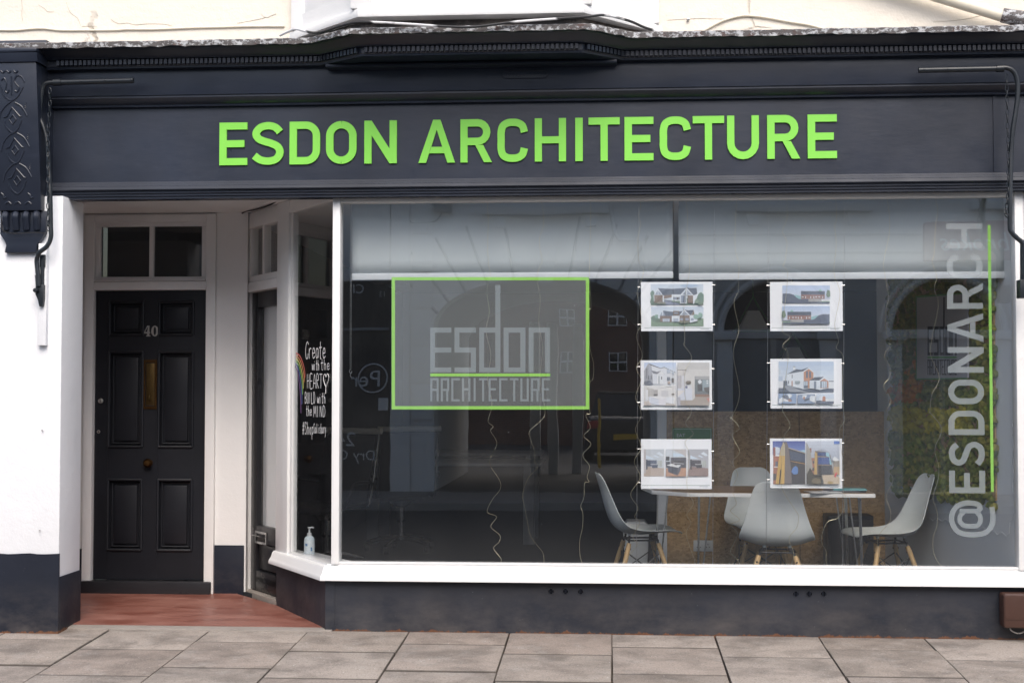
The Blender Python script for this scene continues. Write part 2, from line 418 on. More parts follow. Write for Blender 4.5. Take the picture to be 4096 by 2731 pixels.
# ------------------------------------------------------------------ lettering
def ribbon(path, w, taper=None):
    p = [Vector((q[0], q[1], 0)) for q in path]; m = len(p); L = []; Rr = []
    for i in range(m):
        d0 = (p[i]-p[i-1]).normalized() if i else (p[1]-p[0]).normalized()
        d1 = (p[i+1]-p[i]).normalized() if i < m-1 else d0
        n0 = Vector((-d0.y, d0.x, 0)); n1 = Vector((-d1.y, d1.x, 0)); b = (n0+n1).normalized()
        k = w/2/max(b.dot(n0), .4)
        L.append(p[i]+b*k); Rr.append(p[i]-b*k)
    return [(q.x, q.y) for q in L] + [(q.x, q.y) for q in reversed(Rr)]
def rc(x0, y0, x1, y1): return [(x0, y0), (x1, y0), (x1, y1), (x0, y1)]
def arc(cx, cy, rx, ry, a0, a1, n=10):
    return [(cx+rx*math.cos(R(a0+(a1-a0)*k/n)), cy+ry*math.sin(R(a0+(a1-a0)*k/n))) for k in range(n+1)]
def cm2(pts, n=5): return [(q.x, q.y) for q in catmull([(a, b, 0) for a, b in pts], n)]
W_ = .17
GL = {
 'E': (.66, [rc(0,0,.17,1), rc(.17,.835,.66,1), rc(.17,.42,.59,.585), rc(.17,0,.66,.165)]),
 'S': (.75, [ribbon(cm2([(.655,.765),(.55,.875),(.39,.915),(.215,.875),(.115,.745),(.165,.62),(.30,.55),(.46,.50),(.605,.42),(.655,.28),(.575,.135),(.40,.085),(.215,.115),(.075,.215)]), W_)]),
 'D': (.71, [rc(0,0,.17,1), ribbon([(.17,.915)]+arc(.375,.665,.25,.25,90,0)+arc(.375,.335,.25,.25,0,-90)+[(.17,.085)], W_)]),
 'O': (.70, [ribbon(arc(.35,.65,.265,.265,90,180)+arc(.35,.35,.265,.265,180,270), W_), ribbon(arc(.35,.35,.265,.265,270,360)+arc(.35,.65,.265,.265,0,90), W_)]),
 'N': (.76, [rc(0,0,.17,1), rc(.59,0,.76,1), [(.17,1),(.17,.66),(.59,0),(.59,.34)]]),
 'A': (.86, [[(0,0),(.18,0),(.43,.77),(.43,1),(.345,1)], [(.86,0),(.68,0),(.43,.77),(.43,1),(.515,1)], [(.255,.22),(.605,.22),(.556,.37),(.304,.37)]]),
 'R': (.75, [rc(0,0,.17,1), ribbon([(.17,.915)]+arc(.41,.70,.215,.215,90,-90)+[(.17,.485)], W_), [(.35,.40),(.54,.40),(.75,0),(.56,0)]]),
 'C': (.71, [ribbon(cm2([(.63,.685),(.585,.83),(.48,.9),(.355,.915),(.23,.9),(.125,.83),(.085,.69),(.085,.5),(.085,.31),(.125,.17),(.23,.1),(.355,.085),(.48,.1),(.585,.17),(.63,.315)], 4), W_)]),
 'H': (.74, [rc(0,0,.17,1), rc(.57,0,.74,1), rc(.17,.42,.57,.58)]),
 'I': (.176, [rc(0,0,.176,1)]),
 'T': (.74, [rc(0,.835,.74,1), rc(.285,0,.455,.835)]),
 'U': (.74, [ribbon([(.085,1)]+arc(.37,.365,.285,.28,180,360)+[(.655,1)], W_)]),
 '@': (1.02, [ribbon(cm2([(.84,-.17),(.62,-.2),(.38,-.18),(.17,-.06),(.075,.17),(.075,.55),(.17,.80),(.40,.93),(.62,.93),(.84,.80),(.94,.58),(.94,.36),(.90,.2),(.80,.15),(.74,.2)]), .145),
              ribbon(arc(.50,.53,.2,.19,20,180)+arc(.50,.31,.2,.17,180,340), .13), rc(.66,.18,.78,.72)]),
}
def logo_rects():
    """the square-lettered mark, in the pixels of the enlarged view (x right, y down)"""
    a, bt, s = 878, 1158, 32
    big = [  # per letter
     [(660,a,690,bt),(690,a,792,a+s),(690,1003,792,1035),(690,1128,792,bt)],
     [(812,a,947,a+s),(812,a+s,843,1003),(812,1003,947,1035),(915,1035,947,1128),(812,1128,947,bt)],
     [(967,a,998,bt),(998,a,1068,a+s),(998,1128,1068,bt),(1068,612,1100,bt)],
     [(1120,a,1152,bt),(1152,a,1225,a+s),(1152,1128,1225,bt),(1225,a,1257,bt)],
     [(1277,a,1308,bt),(1308,a,1380,a+s),(1380,a,1411,bt)]]
    t0, t1, k = 1195, 1340, 13
    def A(x): return [(x,t0,x+k,t1),(x+40,t0,x+53,t1),(x+k,t0,x+40,t0+k),(x+k,1262,x+40,1262+k)]
    def Rl(x): return [(x,t0,x+k,t1),(x+k,t0,x+53,t0+k),(x+40,t0+k,x+53,1262),(x+k,1262,x+53,1262+k),(x+34,1262+k,x+47,t1)]
    def Cl(x): return [(x,t0,x+k,t1),(x+k,t0,x+53,t0+k),(x+k,t1-k,x+53,t1)]
    def H(x): return [(x,t0,x+k,t1),(x+40,t0,x+53,t1),(x+k,1258,x+40,1258+k)]
    def I(x): return [(x,t0,x+k,t1)]
    def T(x): return [(x-20,t0,x+34,t0+k),(x,t0+k,x+k,t1)]
    def E(x): return Cl(x)+[(x+k,1258,x+46,1258+k)]
    def U(x): return [(x,t0,x+k,t1),(x+40,t0,x+53,t1),(x+k,t1-k,x+40,t1)]
    small = [A(660), Rl(726), Cl(792), H(859), I(932), T(985), E(1026), Cl(1092), T(1180), U(1225), Rl(1292), E(1360)]
    return big, small, (660,1166,1413,1184)

# ------------------------------------------------------------------ ground: pavement, road
SLOPE = .05
def pz(y): return SLOPE*y if y > -2.0 else SLOPE*-2.0
pave = struct(ob('pavement', MB().prism([(-12,-2.0,pz(-2)-.03),(12,-2.0,pz(-2)-.03),(12,.0,-.03),(-12,.0,-.03)], (0,0,-.25)), 'joint_dirt'))
slab_mesh = {}
def slab(x0, x1, y0, y1, n):
    mb = MB(); g = .004; gy = .0045
    j = lambda: random.uniform(-.0035, .0035)
    dz = random.uniform(-.004, .003)
    a, b, c, d = (x0+g+j(), y0+gy+j()*.4), (x1-g+j(), y0+gy+j()*.4), (x1-g+j(), y1-gy+j()*.4), (x0+g+j(), y1-gy+j()*.4)
    t = [(q[0], q[1], pz(q[1])+dz) for q in (a, b, c, d)]
    mb.prism(t, (0, 0, -.05))
    ob('paving_slab', mb, 'slab', pave, bevel=.004)
for k in range(-10, 9):
    x0, x1 = .6*k+.006*math.sin(k*3), .6*(k+1)+.006*math.sin((k+1)*3)
    cuts = [0, -.32, -.93, -1.53, -2.0] if (k % 2 == 0) == True else [0, -.53, -1.12, -1.72, -2.0]
    if -7 < k < 6:
        for i in range(len(cuts)-1): slab(x0, x1, cuts[i+1], cuts[i], k)
    else:
        for i in range(0, len(cuts)-1): slab(x0, x1, cuts[i+1], cuts[i], k)
struct(ob('kerb', MB().box(-12, 12, -2.16, -2.004, -.45, -.102), 'kerb_stone', bevel=.02))
struct(ob('road', MB().box(-40, 40, -11.0, -2.163, -.6, -.215), 'asphalt'))
struct(ob('ground', MB().box(-300, 300, -300, 300, -.9, -.62), 'asphalt'))
struct(ob('kerb_opposite', MB().box(-40, 40, -11.16, -11.003, -.45, -.10), 'kerb_stone', bevel=.02))
struct(ob('pavement_opposite', MB().box(-40, 40, -13.0, -11.163, -.5, -.10), 'stone_step'))

# ------------------------------------------------------------------ the shop building
SB = thing('shop_building', (0, 0, 0), 'old terraced building with charcoal shopfront, white pier and cream painted upper wall', 'building')
XL, XR = -4.6, 4.2
PIER_X = -3.272
YB = 1.22                                       # wall of the entrance lobby
GY = .045                                       # window glass
zz = lambda v, Y, u=2445: P(u, v, Y).z
Z_FB = zz(775, -.09)                            # underside of fascia
Z_SILLB, Z_SILLT = zz(2333, -.05), zz(2268, -.01)
FRZ = -.12
FL = P(204, 600, -.06).x                        # left end of the fascia
# upper wall
zct = zz(128, -.31)
UW = ob('upper_wall', MB().box(XL, XR, .06, .35, zct-.3, 6.2), 'cream_wall', SB)
zw1, UWY = ZR(0, 0, 1.96), .0585
for cr in ([(168,0),(174,60),(170,110),(178,165)], [(300,38),(350,70),(372,92),(420,95)], [(520,20),(548,95),(590,130),(612,150),(632,205)], [(870,155),(930,188),(1000,182),(1060,196),(1180,188),(1290,192),(1350,208)], [(1860,185),(1940,170),(2045,150),(2100,130)], [(640,210),(735,206),(760,214)]):
    ob('plaster_crack', MB().tube(catmull([P(*zw1(*q), UWY) for q in cr], 4), .0011, 5), 'crack_line', UW)
fk = [(2045,105),(2062,60),(2100,30),(2160,40),(2165,110),(2130,122),(2100,138),(2070,135)]
ob('paint_flake', MB().prism([P(*zw1(*q), .056) for q in fk], (0, .005, 0)), 'cream_wall', UW)
zw3 = ZR(2600, 0, 1.572)
for cr in ([(110,128),(300,118),(520,120),(700,98)], [(1780,140),(1900,132),(2000,118),(2110,92)]):
    ob('plaster_crack', MB().tube(catmull([P(*zw3(*q), UWY) for q in cr], 4), .0011, 5), 'crack_line', UW)
# pier
ob('pier', MB().box(XL, PIER_X, -.16, .17, -.05, Z_FB+.01), 'white_wall', SB, bevel=.006)
ob('pilaster_block', MB().box(XL, FL+.004, -.158, .17, Z_FB+.012, zz(150, -.2, 300)), 'paint_charcoal', SB, bevel=.006)
zp = P(60, 2213, -.166).z
wv = [(PIER_X+.004-k*.045, zp+random.uniform(-.004, .003)) for k in range(31)]
ob('plinth', MB().prism([(XL, -.17, -.06), (PIER_X+.004, -.17, -.06)]+[(x, -.17, q) for x, q in wv], (0, .014, 0)), 'paint_plinth', SB)
zs = P(240, 2292, 0).z
ob('plinth', MB().box(PIER_X-.01, PIER_X+.007, -.155, .172, -.05, zs), 'paint_plinth', SB, bevel=.003)
# frieze, ogee, sign board, bottom mouldings (each runs the length of the front)
z1, z2 = zz(235, FRZ), zz(354, FRZ)
ob('frieze_board', MB().box(FL, XR, FRZ, .06, z2, z1+.08), 'paint_charcoal', SB, bevel=.003)
z3 = zz(402, -.06)
ob('moulding', MB().sweepx([(-.04, z2+.0), (-.112, z2-.001), (-.112, z2-.012), (-.105, z2-.02), (-.085, z2-.04), (-.07, z3+.012), (-.068, z3), (-.04, z3)], FL, XR), 'paint_charcoal', SB)
z4 = zz(706, -.05)
ob('sign_board', MB().box(FL, XR, -.04, .06, z4-.02, z3+.02), 'paint_charcoal', SB)
z5 = zz(742, -.10)
MLD = 'paint_mould'
ob('moulding', MB().sweepx([(-.038, z4), (-.055, z4-.003), (-.06, z4-.014), (-.075, z4-.018), (-.082, z4-.032), (-.098, z4-.037), (-.104, z5+.006), (-.10, z5), (-.038, z5)], FL, XR), MLD, SB)
ob('moulding', MB().sweepx([(-.03, z5), (-.086, z5-.001), (-.086, z5-.016), (-.076, z5-.02), (-.076, Z_FB+.016), (-.066, Z_FB+.012), (-.066, Z_FB), (-.03, Z_FB)], FL, XR), 'paint_charcoal', SB)
ob('fascia_lintel', MB().box(FL, XR, -.029, .06, Z_FB+.004, z4-.022), 'paint_charcoal', SB)
# seam and strip at the right end of the sign board
xs = P(3974, 560, -.045).x
ob('board_seam', MB().box(xs, xs+.018, -.047, -.039, z4, z3), 'paint_charcoal', SB)
# raised oval foundry plate on the frieze
x0, x1, a0, a1 = rect(2010, 284, 2190, 314, FRZ)
hp = []
r_ = (a1-a0)/2
for k in range(9): hp.append((x0+r_-r_*math.sin(math.pi*k/8), 0, (a0+a1)/2+r_*math.cos(math.pi*k/8)))
for k in range(9): hp.append((x1-r_+r_*math.sin(math.pi*k/8), 0, (a0+a1)/2-r_*math.cos(math.pi*k/8)))
plate = ob('foundry_plate', MB().prism([(p[0], FRZ-.004, p[2]) for p in hp], (0, .006, 0)), 'paint_charcoal', SB)
mb = MB(); mb.tube([(p[0], FRZ-.004, p[2]) for p in hp+hp[:1]], .0028, 6)
for k in range(11):
    xx = x0+.03+k*(x1-x0-.06)/10
    mb.obox((xx, FRZ-.004, (a0+a1)/2), (.0035, 0, 0), (0, .002, 0), (0, 0, .007+.002*((k*7) % 3)))
ob('plate_rim', mb, 'paint_charcoal', plate)

# cornice with the canted break under the bay window
CP = [(XL, -.12), (P(1288, 245, -.19).x, -.12), (P(1454, 200, -.39).x, -.32), (P(2316, 180, -.39).x, -.32), (P(2482, 215, -.19).x, -.12), (XR, -.12)]
zd0, zd1 = zz(258, -.18, 700), zz(236, -.18, 700)
zc0, zc1 = zz(232, -.20, 700), zz(176, -.31, 700)
corn = ob('cornice', MB().sweep(CP, [(-.05, zd0-.018), (.045, zd0-.016), (.047, zd0-.003), (.05, zd0), (.05, zd1+.002), (.076, zd1+.003), (.078, zc0+.006), (.09, zc0+.012), (.105, zc0+.03), (.135, zc0+.05), (.165, (zc0+zc1)/2+.02), (.172, zc1-.014), (.185, zc1-.012), (.186, zc1+.012), (-.05, zc1+.012)]), 'paint_charcoal', SB)
# soffit block behind the canted break
ob('cornice_soffit', MB().prism([(CP[1][0], -.115, zd0-.012), (CP[2][0], -.31, zd0-.012), (CP[3][0], -.31, zd0-.012), (CP[4][0], -.115, zd0-.012)], (0, 0, .05)), 'paint_charcoal', SB)
ob('cornice_soffit', MB().box(CP[1][0]+.02, CP[4][0]-.02, -.20, .05, zd0-.04, zd0-.014), 'paint_charcoal', SB, bevel=.01)
# dentils
dm = None; nd = 0
def dentil(x, y, rot):
    global dm, nd
    if dm is None:
        mbd = MB().box(-.0098, .0098, -.011, .011, -(zd1-zd0)/2+.001, (zd1-zd0)/2-.001)
        o = ob('dentil', mbd, 'paint_charcoal', corn, bevel=.0015, seg=1); dm = o
    else:
        o = dm.copy(); COL.objects.link(o)
    o.location = Vector((x, y, (zd0+zd1)/2)) - WPOS[corn]; o.rotation_euler = (0, 0, rot); nd += 1
for i in range(len(CP)-1):
    a, b = Vector(CP[i]), Vector(CP[i+1])
    if i == 0: a = Vector((P(225, 250, -.18).x, a.y))
    if i == len(CP)-2: b = Vector((2.75, b.y))
    d = (b-a); L = d.length; d.normalize(); n = Vector((d.y, -d.x)); m = int(L/.0272)
    for k in range(m):
        p = a+d*((k+.5)*L/m)+n*.0605
        dentil(p.x, p.y, math.atan2(d.y, d.x))
# weathered lead edge on top of the cornice, with its uneven turn-down
zl = zc1+.014
def mitre(path, d):
    p = [Vector(q) for q in path]; out = []
    for i in range(len(p)):
        d0 = (p[i]-p[i-1]).normalized() if i else (p[1]-p[0]).normalized()
        d1 = (p[i+1]-p[i]).normalized() if i < len(p)-1 else d0
        n0, n1 = Vector((d0.y, -d0.x)), Vector((d1.y, -d1.x)); b = (n0+n1).normalized()
        out.append(p[i]+b*(d/b.dot(n0)))
    return out
OUT = mitre(CP, .192); rows = []
for i in range(len(CP)-1):
    a, b = OUT[i], OUT[i+1]; m = max(2, int((b-a).length/.04))
    dd = (b-a).normalized(); nn = Vector((dd.y, -dd.x))
    for k in range(m+(i == len(CP)-2)):
        jz = random.uniform(-.005, .004); jd = random.uniform(-.002, .004)
        e = a+(b-a)*(k/m)+nn*jd
        rows.append([(e.x, .07, zl+.085), (e.x, e.y+.012, zl+.010+jz*.4), (e.x, e.y, zl+.003+jz*.4), (e.x, e.y+.002, zl-.026+jz), (e.x, e.y+.008, zl-.027+jz), (e.x, e.y+.05, zl-.004)])
ob('lead_flashing', MB().grid(rows), 'lead', SB, angle=60)
# dark lead apron below the bay window
ob('bay_apron', MB().sweep([(P(1190, 100, -.02).x, .05), (P(1452, 60, -.38).x, -.36), (P(2312, 50, -.38).x, -.36), (P(2610, 90, -.02).x, .05)],
   [(-.06, zl+.02), (.03, zl+.015), (.0, zl+.12), (-.06, zl+.12)]), 'lead_dark', SB)
# bay window above: sill, sashes and posts follow the canted plan
BP = [(P(1172, 60, .05).x, .055), (P(1440, 40, -.46).x, -.44), (P(2325, 30, -.46).x, -.44), (P(2636, 60, .05).x, .055)]
zb0, zb1 = zz(60, -.46, 1900), zz(26, -.46, 1900)
bay = ob('bay_window', MB().sweep(BP, [(-.08, zb0-.003), (.025, zb0), (.03, zb0+.02), (.022, zb1), (-.08, zb1+.006)]), 'white_frame_old', SB)
ob('bottom_rail', MB().sweep(BP, [(-.07, zb1+.006), (-.004, zb1+.004), (-.004, zb1+.10), (-.07, zb1+.10)]), 'white_frame_old', bay)
ob('head_rail', MB().sweep(BP, [(-.07, zb1+1.70), (.02, zb1+1.70), (.05, zb1+1.95), (-.07, zb1+1.95)]), 'white_frame_old', bay)
for q in BP[1:3]+[(BP[0][0]+.06, .0), (BP[3][0]-.06, .0)]:
    ob('corner_post', MB().box(q[0]-.06, q[0]+.06, q[1]-.008, q[1]+.10, zb1+.004, zb1+1.72), 'white_frame_old', bay, bevel=.008)
for i in range(3):
    a, b = Vector((*BP[i], 0)), Vector((*BP[i+1], 0)); d = (b-a).normalized(); n = Vector((d.y, -d.x, 0))
    m = (a+b)/2-n*.045; L = (b-a).length/2-.1
    ob('pane', MB().obox((m.x, m.y, zb1+.9), d*L, n*.003, (0, 0, .81)), 'window_glass', bay)
    ob('net_curtain', MB().obox((m.x-n.x*.07, m.y-n.y*.07, zb1+.9), d*L, n*.002, (0, 0, .81)), 'net_curtain', bay)
    if i == 1:
        for k in (-.33, .33): ob('glazing_bar', MB().obox((m.x+d.x*L*k, m.y+.0, zb1+.9), d*.022, n*.03, (0, 0, .80)), 'white_frame_old', bay, bevel=.004)
    ob('sash_rail', MB().obox((m.x+n.x*.01, m.y+n.y*.01, zb1+.145), d*L, n*.02, (0, 0, .042)), 'white_frame_old', bay, bevel=.005)

# ------------------------------------------------------------------ entrance lobby
zc = P(640, 853, YB).z                           # lobby ceiling
ob('lobby_ceiling', MB().box(-4.4, XR, .061, YB+.2, zc, zc+.06), 'lobby_wall', SB)
wall = MB()
dl, dr = P(372, 1700, YB).x, P(826, 1700, YB).x  # door opening
dt = P(600, 877, YB).z
JX = P(952, 1700, YB).x
wall.box(-4.4, dl-.055, YB, YB+.1, -.02, zc); wall.box(dr+.055, JX+.06, YB, YB+.1, -.02, zc); wall.box(dl-.0549, dr+.0549, YB, YB+.1, dt+.03, zc)
ob('lobby_wall', wall, 'lobby_wall', SB)
ob('lobby_wall', MB().box(-4.45, -4.35, .171, YB+.1, -.02, zc), 'lobby_wall', SB)
zp2 = P(300, 2193, YB).z; zp3 = P(905, 2179, YB).z
ob('plinth', MB().box(-4.3, dl-.06, YB-.012, YB-.002, 0, zp2), 'paint_plinth', SB, bevel=.003)
ob('plinth', MB().box(dr+.064, JX+.05, YB-.012, YB-.002, 0, zp3), 'paint_plinth', SB, bevel=.003)
# floor: red painted screed and stone edge
def zf(y): return .012+.022*max(0, min(1.3, y))
fl = struct(ob('lobby_floor', MB().prism([(-4.35, .05, zf(.05)), (-1.60, .05, zf(.05)), (-1.60, .1, zf(.1)), (-2.62, YB+.05, zf(YB)), (-4.35, YB+.05, zf(YB))], (0, 0, -.12)), 'red_floor'))
struct(ob('threshold_stone', MB().prism([(-3.6, -.035, .004), (-1.66, -.035, .004), (-1.66, .048, .011), (-3.6, .048, .011)], (0, 0, -.1)), 'stone_step', bevel=.004))
# front door no. 40
def drect(u0, v0, u1, v1): return rect(u0, v0, u1, v1, YB)
door_x0, door_x1 = P(377, 1700, YB).x, P(823, 1700, YB).x
door_z0, door_z1 = P(600, 2318, YB).z, P(600, 1163, YB).z
FD = ob('front_door', MB().box(door_x0, door_x1, YB+.045, YB+.075, door_z0, door_z1), 'paint_door', SB)
# stiles and rails stand proud of the panels
px = [(P(431, 1500, YB).x, P(572, 1500, YB).x), (P(630, 1500, YB).x, P(772, 1500, YB).x)]
pzs = [(P(600, 1342, YB).z, P(600, 1204, YB).z), (P(600, 1790, YB).z, P(600, 1404, YB).z), (P(600, 2203, YB).z, P(600, 1915, YB).z)]
yf = YB+.012
for a, b in ((door_x0, px[0][0]), (px[0][1], px[1][0]), (px[1][1], door_x1)):
    ob('stile', MB().box(a, b, yf, YB+.046, door_z0, door_z1), 'paint_door', FD)
zs_ = [door_z0]+[q for pr in reversed(pzs) for q in pr]+[door_z1]
for k in range(4):
    for a, b in px: ob('rail', MB().box(a+.0004, b-.0004, yf+.001, YB+.046, zs_[2*k], zs_[2*k+1]), 'paint_door', FD)
for a, b in px:
    for c, d in pzs:
        q = ob('panel', MB().box(a+.045, b-.045, YB+.030, YB+.0452, c+.045, d-.045), 'paint_door', FD, bevel=.008)
        for off, dep, r in ((.0, .012, .011), (.022, .036, .006)):
            mb = MB(); o1, o2 = off+.006, off+.006
            for (p0, p1) in (((a+o1, c+o2), (b-o1, c+o2)), ((b-o1, c+o2), (b-o1, d-o2)), ((b-o1, d-o2), (a+o1, d-o2)), ((a+o1, d-o2), (a+o1, c+o2))):
                mb.tube([(p0[0], YB+dep, p0[1]), (p1[0], YB+dep, p1[1])], r, 8)
            ob('panel_moulding', mb, 'paint_door', q)
# numerals: heavy serif 4 and 0
x0, x1, a0, a1 = drect(572, 1302, 629, 1345); h = a1-a0; yn = yf-.004
def plane_poly(pts, ox, oz, s, y, th=.004): return [(ox+p[0]*s, y, oz+p[1]*s) for p in pts]
n4 = MB()
for pl in ([(0,.27),(.62,.27),(.62,.42),(.14,.42)], [(0,.27),(.14,.42),(.46,1.0),(.36,1.0)], [(.36,.4201),(.56,.4201),(.56,1.),(.4601,1.)], [(.36,.10),(.56,.10),(.56,.2699),(.36,.2699)], [(.27,0),(.65,0),(.65,.0999),(.27,.0999)]):
    n4.prism(plane_poly(pl, x0, a0, h, yn), (0, .005, 0))
ob('numeral', n4, 'silver_num', FD)
n0 = MB(); L_ = arc(.36,.5,.34,.5,90,270,14); I_ = arc(.36,.5,.13,.40,90,270,14)
for sgn in (1, -1):
    ou = [(.36+(p[0]-.36)*sgn, p[1]) for p in L_]; inn = [(.36+(p[0]-.36)*sgn, p[1]) for p in I_]
    n0.prism(plane_poly(ou+inn[::-1], x0+.72*h, a0, h, yn), (0, .005, 0))
ob('numeral', n0, 'silver_num', FD)
x0, x1, a0, a1 = drect(571, 1438, 626, 1636); bw = .016
lp = MB().box(x0, x1, yf-.006, yf+.002, a0, a0+bw*1.3).box(x0, x1, yf-.006, yf+.002, a1-bw*1.3, a1).box(x0, x0+bw, yf-.006, yf+.002, a0+bw*1.3, a1-bw*1.3).box(x1-bw, x1, yf-.006, yf+.002, a0+bw*1.3, a1-bw*1.3)
L2 = ob('letter_plate', lp, 'brass_old', FD)
ob('letter_flap', MB().box(x0+bw+.003, x1-bw-.003, yf-.001, yf+.002, a0+.026, a1-.026), 'brass', L2, bevel=.001)
ob('flap_pull', MB().tube(catmull([((x0+x1)/2, yf-.003, a0+.10), ((x0+x1)/2, yf-.014, a0+.09), ((x0+x1)/2, yf-.014, a0+.065), ((x0+x1)/2, yf-.003, a0+.055)]), .004, 8), 'brass', L2)
p = P(594, 1851, YB)
ob('door_knob', MB().lathe([(.001, -.058), (.018, -.056), (.030, -.042), (.031, -.032), (.022, -.018), (.012, -.012), (.012, -.004), (.026, -.003), (.026, .004)], (p.x, yf, p.z), 'Y', 20), 'brass_old', FD)
p = P(401, 1603, YB); cyl = ob('cylinder_lock', MB().lathe([(.008, -.012), (.017, -.009), (.019, .003)], (p.x, yf, p.z), 'Y', 18), 'silver_num', FD)
ob('key_slot', MB().box(p.x-.0015, p.x+.0015, yf-.0128, yf-.0118, p.z-.008, p.z+.004), 'ink_dark', cyl)
p = P(391.5, 1726, YB); kh = ob('keyhole_cover', MB().lathe([(.011, -.003), (.013, .0), (.013, .003)], (p.x, yf, p.z), 'Y', 16), 'silver_num', FD)
ob('key_slot', MB().box(p.x-.0022, p.x+.0022, yf-.0042, yf-.0028, p.z-.008, p.z+.005), 'ink_dark', kh)
# door frame with fanlight
zr0, zr1 = P(600, 1162, YB).z, P(600, 1127, YB).z
DF = ob('door_frame', MB().box(P(338, 1700, YB).x, dl+.004, YB-.03, YB+.08, zf(1), dt+.032), 'lobby_wall', SB, bevel=.006)
DF['label'] = 'off-white painted frame around the black front door'
ob('jamb', MB().box(dr-.004, P(862, 1700, YB).x, YB-.03, YB+.08, zf(1), dt+.032), 'lobby_wall', DF, bevel=.006)
ob('transom_rail', MB().box(dl+.0045, dr-.0045, YB-.026, YB+.08, zr0+.002, zr1), 'lobby_wall', DF, bevel=.005)
ob('head', MB().box(dl+.0045, dr-.0045, YB-.026, YB+.08, P(600, 890, YB).z, dt+.03), 'lobby_wall', DF, bevel=.005)
gl = [(P(403, 1000, YB).x, P(597, 1000, YB).x), (P(615, 1000, YB).x, P(807, 1000, YB).x)]
g0, g1 = P(600, 1107, YB).z, P(600, 906, YB).z
sx0, sx1 = dl+.006, dr-.006
FLt = ob('fanlight', MB().box(sx0, sx1, YB-.004, YB+.05, zr1+.002, g0), 'lobby_wall', SB, bevel=.004)
ob('sash_rail', MB().box(sx0, sx1, YB-.003, YB+.05, g1, P(600, 889, YB).z-.001), 'lobby_wall', FLt, bevel=.004)
for a, b in ((sx0, gl[0][0]), (gl[0][1], gl[1][0]), (gl[1][1], sx1)):
    ob('sash_stile', MB().box(a, b, YB-.002, YB+.05, g0+.0003, g1-.0003), 'lobby_wall', FLt, bevel=.004)
for a, b in gl: ob('pane', MB().box(a-.002, b+.002, YB+.02, YB+.026, g0-.002, g1+.002), 'dull_glass', FLt)
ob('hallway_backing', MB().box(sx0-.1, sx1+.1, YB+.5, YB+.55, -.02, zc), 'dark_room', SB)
ob('drip_bead', MB().box(sx0+.0, sx1+.0, YB-.034, YB-.003, zr1+.004, zr1+.014), 'lobby_wall', FLt, bevel=.003)
ob('door_step', MB().box(dl-.06, dr+.05, YB-.06, YB+.08, -.01, door_z0-.004), 'paint_shopdoor', SB, bevel=.008)

# ------------------------------------------------------------------ splayed side: display window and shop door
SF = Vector((P(1342, 1600, 0).x, .035, 0)); SBk = Vector((-2.19, .80, 0))
sdv = (SBk-SF).normalized(); SN = Vector((sdv.y, -sdv.x, 0))
if SN.dot(Vector((-1, -.3, 0))) < 0: SN = -SN      # outward, toward the lobby
def SP(u, v, off=0): return PP(u, v, SF+SN*off, SN)
def sz(u, v, off=0):
    p = SP(u, v, off); return (p-SF).dot(sdv), p.z     # along the splay, height
def sbox(mb, s0, s1, z0, z1, o0, o1):
    c = SF+sdv*((s0+s1)/2)+SN*((o0+o1)/2)
    return mb.obox((c.x, c.y, (z0+z1)/2), sdv*((s1-s0)/2), SN*((o1-o0)/2), (0, 0, (z1-z0)/2))
s_post0 = sz(1150, 1700, .02)[0]; s_post1 = sz(1106, 1700, .02)[0]
s_j0 = sz(1003, 1700, -.03)[0]; s_end = s_j0+.085
print('splay', s_post0, s_post1, s_end)
zg0 = Z_SILLT+.006
ob('window_post', sbox(MB(), s_post0, s_post1+.01, Z_SILLT-.02, zc-.002, -.05, .02), 'white_gloss', SB, bevel=.006)
ob('window_head', sbox(MB(), .03, s_post0-.0005, sz(1240, 832)[1], zc-.003, -.05, .018), 'lobby_wall', SB, bevel=.006)
ob('glazing_bead', sbox(MB(), s_post0-.035, s_post0-.001, zg0, sz(1240, 832)[1]-.001, -.035, .004), 'white_gloss', SB, bevel=.004)
ob('side_pane', sbox(MB(), .02, s_post0-.02, zg0-.01, sz(1240, 832)[1]+.01, -.012, -.006), 'window_glass', SB)
# shop door (dark, glazed) with fanlight
zt0, zt1 = sz(1050, 1160)[1], sz(1050, 1122)[1]
ob('jamb', sbox(MB(), s_j0, s_end+.01, .0, zc-.004, -.08, .012), 'white_gloss', SB, bevel=.006)
ob('transom_rail', sbox(MB(), s_post1+.0105, s_j0-.0005, zt0, zt1, -.08, .01), 'lobby_wall', SB, bevel=.006)
s0, s1 = s_post1+.012, s_j0-.001
fz1 = sz(1040, 905)[1]
sf_ = ob('side_fanlight', sbox(MB(), s0, s1, fz1, zc-.005, -.06, .006), 'lobby_wall', SB, bevel=.005)
sm = (s0+s1)/2
ob('sash_rail', sbox(MB(), s0, s1, zt1+.001, zt1+.045, -.05, .0), 'lobby_wall', sf_, bevel=.004)
for a, b in ((s0, s0+.03), (sm-.018, sm+.018), (s1-.06, s1)):
    ob('sash_stile', sbox(MB(), a, b, zt1+.0455, fz1-.0005, -.05, .001), 'lobby_wall', sf_, bevel=.004)
for a, b in ((s0+.028, sm-.016), (sm+.016, s1-.058)): ob('pane', sbox(MB(), a, b, zt1+.043, fz1+.002, -.03, -.024), 'window_glass', sf_)
zd_ = zf(1)+.03
SD = ob('shop_door', sbox(MB(), s0, s0+.09, zd_, zt0-.003, -.075, -.035), 'paint_shopdoor', SB, bevel=.004)
SD['label'] = 'dark half-glazed shop door with low letter slot'
zk0 = sz(1050, 2110)[1]; zk1 = sz(1050, 2180)[1]
ob('stile', sbox(MB(), s1-.10, s1, zd_, zt0-.003, -.075, -.035), 'paint_shopdoor', SD, bevel=.004)
